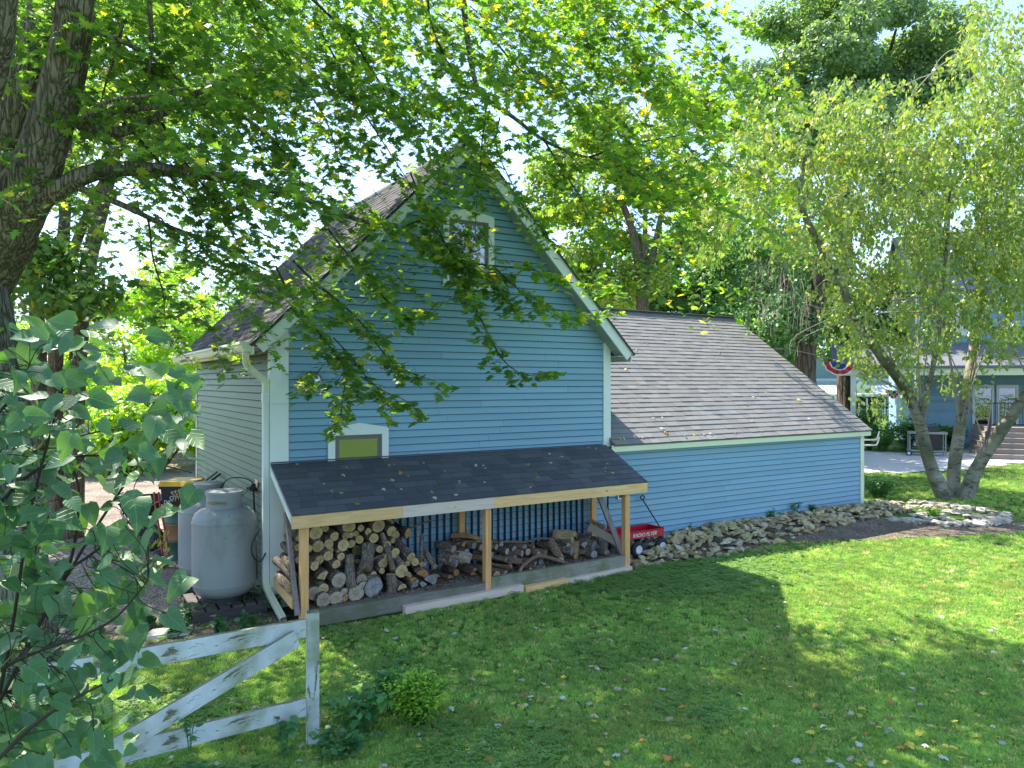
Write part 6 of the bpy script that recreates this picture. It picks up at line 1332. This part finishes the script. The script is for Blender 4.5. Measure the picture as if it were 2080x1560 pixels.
# ================================================================= FALLEN LEAVES
fr_ = random.Random(13)
def leafcol(name, c): return leaf_mat(name, [(0, tuple(x*.8 for x in c)), (1, tuple(min(1, x*1.15) for x in c))], 0.2, 1.0, 0.6, 0.3, False)
def drift(x, y): return math.sin(x*1.7+y*0.6)+math.sin(y*2.3-x*0.8)+0.5*math.sin(x*4.1+y*3.3)
FL = [leafcol('fallen_silver', (0.50, 0.51, 0.43)), leafcol('fallen_yellow', (0.55, 0.48, 0.07)), leafcol('fallen_orange', (0.55, 0.25, 0.06)), leafcol('fallen_brown', (0.28, 0.17, 0.11)), leafcol('fallen_green', (0.26, 0.36, 0.06)), leafcol('fallen_tan', (0.50, 0.38, 0.26))]
FM = []
for k in range(3):
    v, f = maple_template(0.1+0.25*k); me0 = (v, f)
    for mt in FL:
        me = bpy.data.meshes.new('fallen_leaf'); me.from_pydata([(x, y, z_+0.25*k*abs(math.sin(y*3))*.4) for x, y, z_ in v], [], f); me.materials.append(mt); FM.append(me)
def fallen(parent, p, n, size, ci):
    me = FM[fr_.randint(0, 2)*len(FL)+ci]; o = bpy.data.objects.new('fallen_leaf', me); n = (Vector(n)+Vector((fr_.uniform(-.35, .35), fr_.uniform(-.35, .35), 0))).normalized()
    o.matrix_basis = Matrix.Translation(p) @ n.to_track_quat('Z', 'Y').to_matrix().to_4x4() @ Matrix.Rotation(fr_.uniform(0, 6.3), 4, 'Z') @ Matrix.Diagonal((size, size, size, 1))
    col.objects.link(o); o.parent = parent; o.matrix_parent_inverse = Matrix.Translation(-parent.location)
def rc(): return fr_.choices(range(6), (30, 24, 9, 10, 12, 15))[0]
def blocked(x, y):
    return (-0.1 < x < 12.5 and y > -0.06) or (-0.05 < x < 5.15 and y > -1.07) or (5.0 < x < 13.4 and y > fry(x)) or in_poly(x, y, GRAV) or in_poly(x, y, DRV) or in_poly(x, y, MULCH) or in_poly(x, y, poly)
k = 0
while k < 285:
    px = fr_.uniform(100, 2120); py = 1150+420*fr_.random()**0.6; q_ = atz(px, py, 0)
    dn = 1.0 if px > 640 and py > 1230 else 0.35
    if px > 1000 and py > 1250: dn = 1.0
    if blocked(q_.x, q_.y) or fr_.random() > dn or drift(q_.x, q_.y) < fr_.uniform(-2.2, 1.2): continue
    fallen(lawn, Vector((q_.x, q_.y, gz(q_.x, q_.y)+fr_.uniform(.025, .045))), (0, 0, 1), fr_.uniform(.045, .08), rc()); k += 1
nL = Vector((0, -(ZW-ZF), -YF)).normalized()
for k in range(46):
    t = fr_.uniform(.05, .95); x = X0+(X1-X0)*fr_.uniform(.04, .97); fallen(shed, Vector((x, YF*(1-t), ZF+(ZW-ZF)*t+0.012)), nL, fr_.uniform(.05, .085), fr_.choices(range(6), (60, 8, 4, 6, 14, 8))[0])
nG = Vector((0, -(GR-GE), GYR+.17)).normalized()
for k in range(44):
    t = fr_.random()**2.2*.9+.02; x = W+.2+(GX1-W)*fr_.random()**1.8; fallen(wing, Vector((x, -.17+(GYR+.17)*t, GE+(GR-GE)*t+0.02)), nG, fr_.uniform(.06, .10), fr_.choices(range(6), (55, 14, 4, 6, 4, 17))[0])
# ================================================================= GRASS
def tuft(name, n, seed, h, spread):
    r = random.Random(seed); m = MB()
    for _ in range(n):
        a = r.uniform(0, 6.3); d = r.random()**.5*spread; b = Vector((math.cos(a)*d, math.sin(a)*d, -0.004)); l = Vector((r.uniform(-.6, .6), r.uniform(-.6, .6), 1)).normalized(); hh = h*r.uniform(.5, 1.1); w_ = 0.0028*r.uniform(.8, 1.5)
        s = l.cross(Vector((r.uniform(-1, 1), r.uniform(-1, 1), .1))).normalized()*w_; mid_ = b+l*hh*.55; tip = b+l*hh+Vector((r.uniform(-.02, .02), r.uniform(-.02, .02), -.006))
        i = len(m.v); m.v += [tuple(b-s), tuple(b+s), tuple(mid_+s*.8), tuple(mid_-s*.8), tuple(tip)]; m.f += [(i, i+1, i+2, i+3), (i+3, i+2, i+4)]; m.m += [0, 0]
    return bpy.data.objects.new(name, m.mesh(name, M['grass']))
tufts = [tuft('grass_tuft', 22, s, .055, .045) for s in (1, 2, 3)]
def clover(seed):
    r = random.Random(seed); m = MB()
    for _ in range(12):
        c = Vector((r.uniform(-.05, .05), r.uniform(-.05, .05), r.uniform(.02, .05)))
        for k in range(3):
            a = 2.1*k+r.uniform(0, 1); e = Vector((math.cos(a), math.sin(a), .15)); s = Vector((-e.y, e.x, 0)); z_ = r.uniform(.010, .016)
            m.face([c, c+e*z_+s*z_*.7, c+e*z_*1.7, c+e*z_-s*z_*.7])
    return bpy.data.objects.new('clover_tuft', m.mesh('clover_tuft', M['clover']))
clov = [clover(4)]
def scatter(name, pts, scales, src, label, cat):
    me = bpy.data.meshes.new(name); me.vertices.add(len(pts)); me.vertices.foreach_set('co', np.asarray(pts, np.float32).ravel())
    at = me.attributes.new('scl', 'FLOAT', 'POINT'); at.data.foreach_set('value', np.asarray(scales, np.float32)); me.update()
    o = bpy.data.objects.new(name, me); col.objects.link(o); tag(o, label, cat, None, 'stuff')
    g = bpy.data.node_groups.new(name, 'GeometryNodeTree'); g.interface.new_socket('Geometry', in_out='INPUT', socket_type='NodeSocketGeometry'); g.interface.new_socket('Geometry', in_out='OUTPUT', socket_type='NodeSocketGeometry')
    N = g.nodes; gi = N.new('NodeGroupInput'); go = N.new('NodeGroupOutput'); ip = N.new('GeometryNodeInstanceOnPoints'); jn = N.new('GeometryNodeJoinGeometry')
    for s in src:
        gn = N.new('GeometryNodeObjectInfo'); gn.inputs['Object'].default_value = s; gn.inputs['As Instance'].default_value = True; g.links.new(gn.outputs['Geometry'], jn.inputs[0])
    g.links.new(gi.outputs[0], ip.inputs['Points']); g.links.new(jn.outputs[0], ip.inputs['Instance']); ip.inputs['Pick Instance'].default_value = True
    rv = N.new('FunctionNodeRandomValue'); rv.data_type = 'FLOAT_VECTOR'; rv.inputs[0].default_value = (-.15, -.15, 0); rv.inputs[1].default_value = (.15, .15, 6.28)
    g.links.new(rv.outputs[0], ip.inputs['Rotation'])
    na = N.new('GeometryNodeInputNamedAttribute'); na.data_type = 'FLOAT'; na.inputs['Name'].default_value = 'scl'; g.links.new(na.outputs[0], ip.inputs['Scale'])
    g.links.new(ip.outputs[0], go.inputs[0]); md = o.modifiers.new('scatter', 'NODES'); md.node_group = g; return o
def ground_pts(n, x0, x1, y0, y1, seed):
    r = np.random.default_rng(seed); px = r.uniform(x0, x1, n); py = y0+(y1-y0)*r.random(n); out = []; sc_ = []
    for a, b, u, v in zip(px, py, r.random(n), r.random(n)):
        q_ = atz(a, b, 0)
        if blocked(q_.x, q_.y): continue
        D = (q_-CAM).length
        shade = in_poly(q_.x, q_.y, SHADY) and u > .2
        thin = (q_.x < 1.5 and q_.y > -3.6 and math.sin(q_.x*2.3+q_.y*3.1)+math.sin(q_.x*5.1-q_.y*4.3) > 0.5 and u > .45)
        if shade or thin: continue
        out.append((q_.x, q_.y, gz(q_.x, q_.y))); sc_.append((0.55+0.35*v)*min(2.6, max(.85, (D/7)**.6)))
    return out, sc_
pts, scl = ground_pts(100000, -250, 2330, 925, 1700, 5)
scatter('grass', pts, scl, tufts, 'short green lawn grass', 'grass')
pts, scl = [], []
cr_ = np.random.default_rng(8)
for _ in range(2600):
    a, b = cr_.normal(1370, 110), cr_.normal(1165, 26); q_ = atz(a, b, 0)
    if b < 1100 or blocked(q_.x, q_.y): continue
    pts.append((q_.x, q_.y, gz(q_.x, q_.y)+.005)); scl.append(cr_.uniform(.7, 1.3))
for _ in range(2600):
    a, b = cr_.uniform(100, 1500), cr_.uniform(1230, 1600); q_ = atz(a, b, 0)
    if blocked(q_.x, q_.y) or (math.sin(q_.x*3)+math.sin(q_.y*4+q_.x)) < .5: continue
    pts.append((q_.x, q_.y, gz(q_.x, q_.y)+.01)); scl.append(cr_.uniform(.6, 1.1))
scatter('clover', pts, scl, clov, 'patches of dark clover and creeping weeds in the lawn by the shed', 'ground cover')
# ================================================================= HOUSES AND THINGS BEYOND THE BIRCH
AH = math.radians(20)
HU = RT*math.cos(AH)-FW*math.sin(AH); HN = -(FW*math.cos(AH)+RT*math.sin(AH))
HO = at0(1862, 33.0)
def hp3(u, n, z_): return HO+HU*u+HN*n+Vector((0, 0, z_))
def hbox(m, u0, u1, n0, n1, z0, z1): m.hexa([hp3(u0, n1, z0), hp3(u1, n1, z0), hp3(u1, n0, z0), hp3(u0, n0, z0), hp3(u0, n1, z1), hp3(u1, n1, z1), hp3(u1, n0, z1), hp3(u0, n0, z1)])
M['hblue'] = varied('house_blue_siding', (0.24, 0.37, 0.49), 0.55, 0.3, 0.05, 1.5)
M['hroof'] = shingle_mat('house_roof', [(0, (0.13, 0.13, 0.15)), (1, (0.20, 0.20, 0.22))], 60)
hs = thing('blue_house', 'large blue clapboard house with white trimmed doors and grey porch roof behind the birch', 'house', HO)
m = MB(); hbox(m, 0, 14, -9, 0, 0, 7.0); m.obj('wall', M['hblue'], hs)
z = 0.15
while z < 6.9:
    if z < 3.2 or z > 4.4: single('siding_board', M['hblue'], hs, lambda m: m.hexa([hp3(0, 0.035, z), hp3(14, 0.035, z), hp3(14, 0.001, z), hp3(0, 0.001, z), hp3(0, 0.008, z+.15), hp3(14, 0.008, z+.15), hp3(14, 0.001, z+.15), hp3(0, 0.001, z+.15)]))
    z += 0.15
m = MB(); m.face([hp3(-.4, .5, 6.9), hp3(14.4, .5, 6.9), hp3(14.4, -4.5, 10.2), hp3(-.4, -4.5, 10.2)]); m.face([hp3(14.4, -9.5, 6.9), hp3(-.4, -9.5, 6.9), hp3(-.4, -4.5, 10.2), hp3(14.4, -4.5, 10.2)]); m.face([hp3(0, 0, 6.9), hp3(0, -9, 6.9), hp3(0, -4.5, 10)]); m.obj('roof', M['hroof'], hs)
m = MB(); m.hexa([hp3(-3.6, 2.6, 3.45), hp3(14.2, 2.6, 3.45), hp3(14.2, -.02, 4.5), hp3(-3.6, -.02, 4.5), hp3(-3.6, 2.6, 3.55), hp3(14.2, 2.6, 3.55), hp3(14.2, -.02, 4.62), hp3(-3.6, -.02, 4.62)]); m.obj('porch_roof', M['hroof'], hs)
single('porch_fascia', M['cream'], hs, lambda m: hbox(m, -3.5, 14.1, 2.35, 2.5, 3.15, 3.43)); single('corner_board', M['white'], hs, lambda m: hbox(m, -.06, .14, -.06, .06, 0, 7))
single('corner_board', M['white'], hs, lambda m: hbox(m, 0.0, .14, 0.061, .075, 0, 3.2))
for u in (2.15, 3.05):
    d = single('door', M['white'], hs, lambda m: (hbox(m, u, u+.10, .04, .10, .15, 2.6), hbox(m, u+.72, u+.82, .04, .10, .15, 2.6), hbox(m, u, u+.82, .04, .10, 2.6, 2.75), hbox(m, u, u+.82, .04, .10, .05, .15)))
    single('glass', M['glass'], d, lambda m: hbox(m, u+.10, u+.72, .04, .06, .15, 2.6))
for u, z0 in ((5.2, 1.4), (1.2, 5.0), (4.2, 5.0), (7.5, 5.0)):
    d = single('window', M['white'], hs, lambda m: (hbox(m, u, u+.1, .04, .09, z0, z0+1.3), hbox(m, u+.8, u+.9, .04, .09, z0, z0+1.3), hbox(m, u, u+.9, .04, .09, z0+1.3, z0+1.42), hbox(m, u, u+.9, .04, .09, z0-.1, z0))); single('pane', M['glass'], d, lambda m: hbox(m, u+.1, u+.8, .04, .06, z0, z0+1.3))
pu = (at0(1737, 31)-HO).dot(HU)
for u in (pu,): single('porch_post', M['white'], hs, lambda m: hbox(m, u-.1, u+.1, 2.25, 2.45, 0, 3.15))
# steps
st = thing('porch_steps', 'taupe concrete steps with black iron railing rising to the porch', 'steps', hp3(3.5, 4, 0)); M['step'] = varied('taupe_step_paint', (0.27, 0.225, 0.20), 0.7, 0.2, 0.05, 1)
SO = at0(2003, 27.3)
def sp3(u, n, z_): return SO+HU*u+HN*n+Vector((0, 0, z_))
def sbox(m, u0, u1, n0, n1, z0, z1): m.hexa([sp3(u0, n1, z0), sp3(u1, n1, z0), sp3(u1, n0, z0), sp3(u0, n0, z0), sp3(u0, n1, z1), sp3(u1, n1, z1), sp3(u1, n0, z1), sp3(u0, n0, z1)])
for k in range(6):
    single('step', M['step'], st, lambda m: (sbox(m, .09*k, 4.5, -.30*k-2.6, -.30*k, .185*k, .185*k+.165), sbox(m, .09*k-.02, 4.5, -.30*k-2.6, -.30*k+.02, .185*k+.166, .185*k+.184)))
rl = thing('iron_railing', 'black iron stair railing along the near side of the steps', 'railing', SO)
for z_ in (.95, .22): single('rail', M['black'], rl, lambda m: m.beam(sp3(.02, .02, z_), sp3(.55, -1.65, z_+1.0), .04, .04))
for k in range(14): t = k/13; single('baluster', M['black'], rl, lambda m: m.beam(sp3(.02+.53*t, .02-1.67*t, .22+t), sp3(.02+.53*t, .02-1.67*t, .95+t), .018, .018, (1, 0, 0)))
single('newel_post', M['black'], rl, lambda m: m.beam(sp3(0, .06, 0), sp3(0, .06, 1.05), .07, .07, (1, 0, 0)))
r2 = thing('porch_railing', 'black iron balustrade at the top of the steps', 'railing', sp3(.8, -1.8, 1.1))
for z_ in (2.05, 1.22): single('rail', M['black'], r2, lambda m: m.beam(sp3(.6, -1.72, z_), sp3(4.5, -1.72, z_), .04, .04))
for k in range(30): single('baluster', M['black'], r2, lambda m: m.beam(sp3(.65+k*.12, -1.72, 1.22), sp3(.65+k*.12, -1.72, 2.05), .018, .018, (1, 0, 0)))
# garden railing left of the porch post
g3 = thing('garden_fence', 'black iron fence panel beside the white porch post', 'fence', at0(1750, 31.5))
ga, gb = at0(1742, 31.5), at0(1800, 31.8)
for z_ in (2.2, 1.35): single('rail', M['black'], g3, lambda m: m.beam(ga+Vector((0, 0, z_)), gb+Vector((0, 0, z_)), .05, .05))
for k in range(12): q_ = ga.lerp(gb, k/11); single('picket', M['black'], g3, lambda m: m.beam(q_+Vector((0, 0, 1.2)), q_+Vector((0, 0, 2.25)), .025, .025, (1, 0, 0)))
# bunting
def bunting(name, label, c, wd, h_, tilt=0.0):
    t = thing(name, label, 'bunting', c)
    bands = [('navy_panel', flat(name+'_navy', (0.02, 0.06, 0.25), .8), 0, .52), ('white_stripe', M['whitep'], .52, .60), ('red_stripe', M['red'], .60, .92), ('white_edge', M['whitep'], .92, 1.0)]
    for nm, mt, r0, r1 in bands:
        m = MB(); n = 28
        for k in range(n):
            a0, a1 = PI+PI*k/n, PI+PI*(k+1)/n
            P = lambda a, r: c+RT*(math.cos(a)*r*wd)+Vector((0, 0, math.sin(a)*r*h_+tilt*math.cos(a)*r*wd))-FW*(0.05*math.sin(a*11)*r)
            m.face([P(a0, r0), P(a1, r0), P(a1, r1), P(a0, r1)])
        o = m.obj(nm, mt, t); sd_ = o.modifiers.new('thickness', 'SOLIDIFY'); sd_.thickness = 0.006
bunting('flag_bunting', 'pleated navy, red and white bunting swag hanging by the porch corner', atD(1704, 737, 29.6), 0.64, 0.5, -0.08)
bunting('small_bunting', 'small red bunting hanging farther along the porch behind birch leaves', atD(1814, 793, 30.0), 0.24, 0.35, -0.1)
# grill
gr = thing('gas_grill', 'grey gas grill cart with side shelf standing on the drive edge', 'grill', at0(1885, 28.6)); go_ = at0(1885, 28.6)
def gb_(m, u0, u1, n0, n1, z0, z1): m.hexa([go_+HU*u+HN*n+Vector((0, 0, z_)) for z_ in (z0, z1) for u, n in ((u0, n1), (u1, n1), (u1, n0), (u0, n0))])
single('cabinet', M['black'], gr, lambda m: gb_(m, -.1, .42, -.25, .25, .25, .85)); single('shelf', M['tank'], gr, lambda m: gb_(m, -.7, .62, -.28, .28, .86, .94)); single('hood', M['darkmetal'], gr, lambda m: gb_(m, -.35, .35, -.22, .22, .95, 1.15))
single('lower_rack', M['tank'], gr, lambda m: gb_(m, -.7, .55, -.25, .25, .18, .23))
for u in (-.66, .56):
    for n in (-.22, .22): single('leg', M['tank'], gr, lambda m: gb_(m, u-.02, u+.02, n-.02, n+.02, .0, .86))
wheel(gr, go_+HU*-.7+HN*.28+Vector((0, 0, .11)), .11, .05, HN)
# white bent tube rack by the wing corner
tag(single('tube_rack', M['whitep'], None, lambda m: [m.tube(curve_pts([atD(1745, 893+dy, 24), atD(1775, 893+dy, 24), atD(1782, 890+dy, 24), atD(1786, 876+dy, 24)], 4), .025, 8) for dy in (0, 11)]), 'white bent tube rack poking out past the wing corner', 'rack')
# neighbour house
NO = at0(1700, 62); nh = thing('green_house', 'small distant sage green house with white porch and little gable', 'house', NO)
def nb(m, u0, u1, n0, n1, z0, z1): m.hexa([NO+RT*u-FW*n+Vector((0, 0, z_)) for z_ in (z0, z1) for u, n in ((u0, n1), (u1, n1), (u1, n0), (u0, n0))])
M['sage'] = flat('sage_siding', (0.17, 0.27, 0.25), .7)
single('wall', M['sage'], nh, lambda m: nb(m, -2.2, 5, -6, 0, 0, 3.0)); single('upper_wall', M['sage'], nh, lambda m: nb(m, -2.0, 4.5, -6, -1.5, 3.0, 5.2))
m = MB(); m.face([NO+RT*-2.5-FW*2.2+Vector((0, 0, 1.9)), NO+RT*5.5-FW*2.2+Vector((0, 0, 1.9)), NO+RT*5.5+FW*1.5+Vector((0, 0, 3.2)), NO+RT*-2.5+FW*1.5+Vector((0, 0, 3.2))]); m.obj('porch_roof', flat('pale_roof', (0.55, 0.54, 0.55), .8), nh)
m = MB(); m.face([NO+RT*-.3-FW*2.3+Vector((0, 0, 1.95)), NO+RT*2.1-FW*2.3+Vector((0, 0, 1.95)), NO+RT*.9-FW*2.3+Vector((0, 0, 3.0))]); m.obj('porch_gable', M['cream'], nh)
single('porch_beam', M['whitep'], nh, lambda m: nb(m, -2.4, 5.2, 1.95, 2.1, 1.72, 1.88))
for u in (-1.0, .3, 1.6, 3.0): single('porch_post', M['whitep'], nh, lambda m: nb(m, u-.07, u+.07, 1.9, 2.05, 0, 1.72))
single('porch_rail', M['whitep'], nh, lambda m: [nb(m, -2.3, 5, 1.95, 2.0, .62, .70)]+[nb(m, -2.2+k*.18, -2.15+k*.18, 1.95, 2.0, .1, .62) for k in range(39)])
for u in (-.9, 2.0, 3.4):
    d = single('window', M['whitep'], nh, lambda m: nb(m, u-.08, u+.98, .01, .06, .3, 1.6)); single('pane', M['black'], d, lambda m: nb(m, u, u+.9, .061, .08, .38, 1.52))
plant('golden_bush', 'golden yellow bush seen just above the wing roof corner', at0(1724, 50), 0.8, 1.6, 900, 0.14, M['yellow_bush'], stems=60, seed=90, cat='bush')
for k, (px, D, r, h_, mt, lb) in enumerate(((1790, 30.3, 1.0, 1.3, 'weed', 'dark leafy shrub at the porch foot nearest the wing'), (1840, 30.6, 1.0, 1.5, 'weed', 'broad shrub behind the left birch trunk'), (1895, 31.2, .9, 1.1, 'weed', 'shrub behind the gas grill'), (1935, 31.6, .6, 1.0, 'weed', 'shrub between the grill and the house doors'), (1765, 30.8, .5, 1.9, 'weed', 'potted red flowered plant by the black garden fence'))):
    plant('porch_shrub', lb, at0(px, D), r, h_, 1400, 0.13, M[mt], stems=90, seed=91+k, cat='shrub', group='shrubs along the porch')
# far backdrop trees closing the horizon
far = [(-60, 60, 620, 200, 'far hazy tree left of the furrowed trunk'), (110, 58, 700, 170, 'far pale tree between the brown trunks'), (330, 60, 690, 190, 'far tree low behind the sunlit shrubs'), (1560, 70, 640, 150, 'far dark tree showing past the oak'), (1700, 75, 690, 120, 'far tree above the green house'), (1850, 70, 660, 160, 'far tree left of the blue house roof'), (2100, 60, 600, 190, 'far tree right of the blue house')]
for px, D, py, rx, lb in far:
    b0 = at0(px, D); bg_tree('far_tree', lb, b0, [([b0, atD(px, py, D)], .3, .1)], [crown_px(px, py+40, D, rx, 110)], M['back_mid'], M['bark_dark'], 4500, .42, 'distant trees closing the view', clump=1.7, cl_n=30)
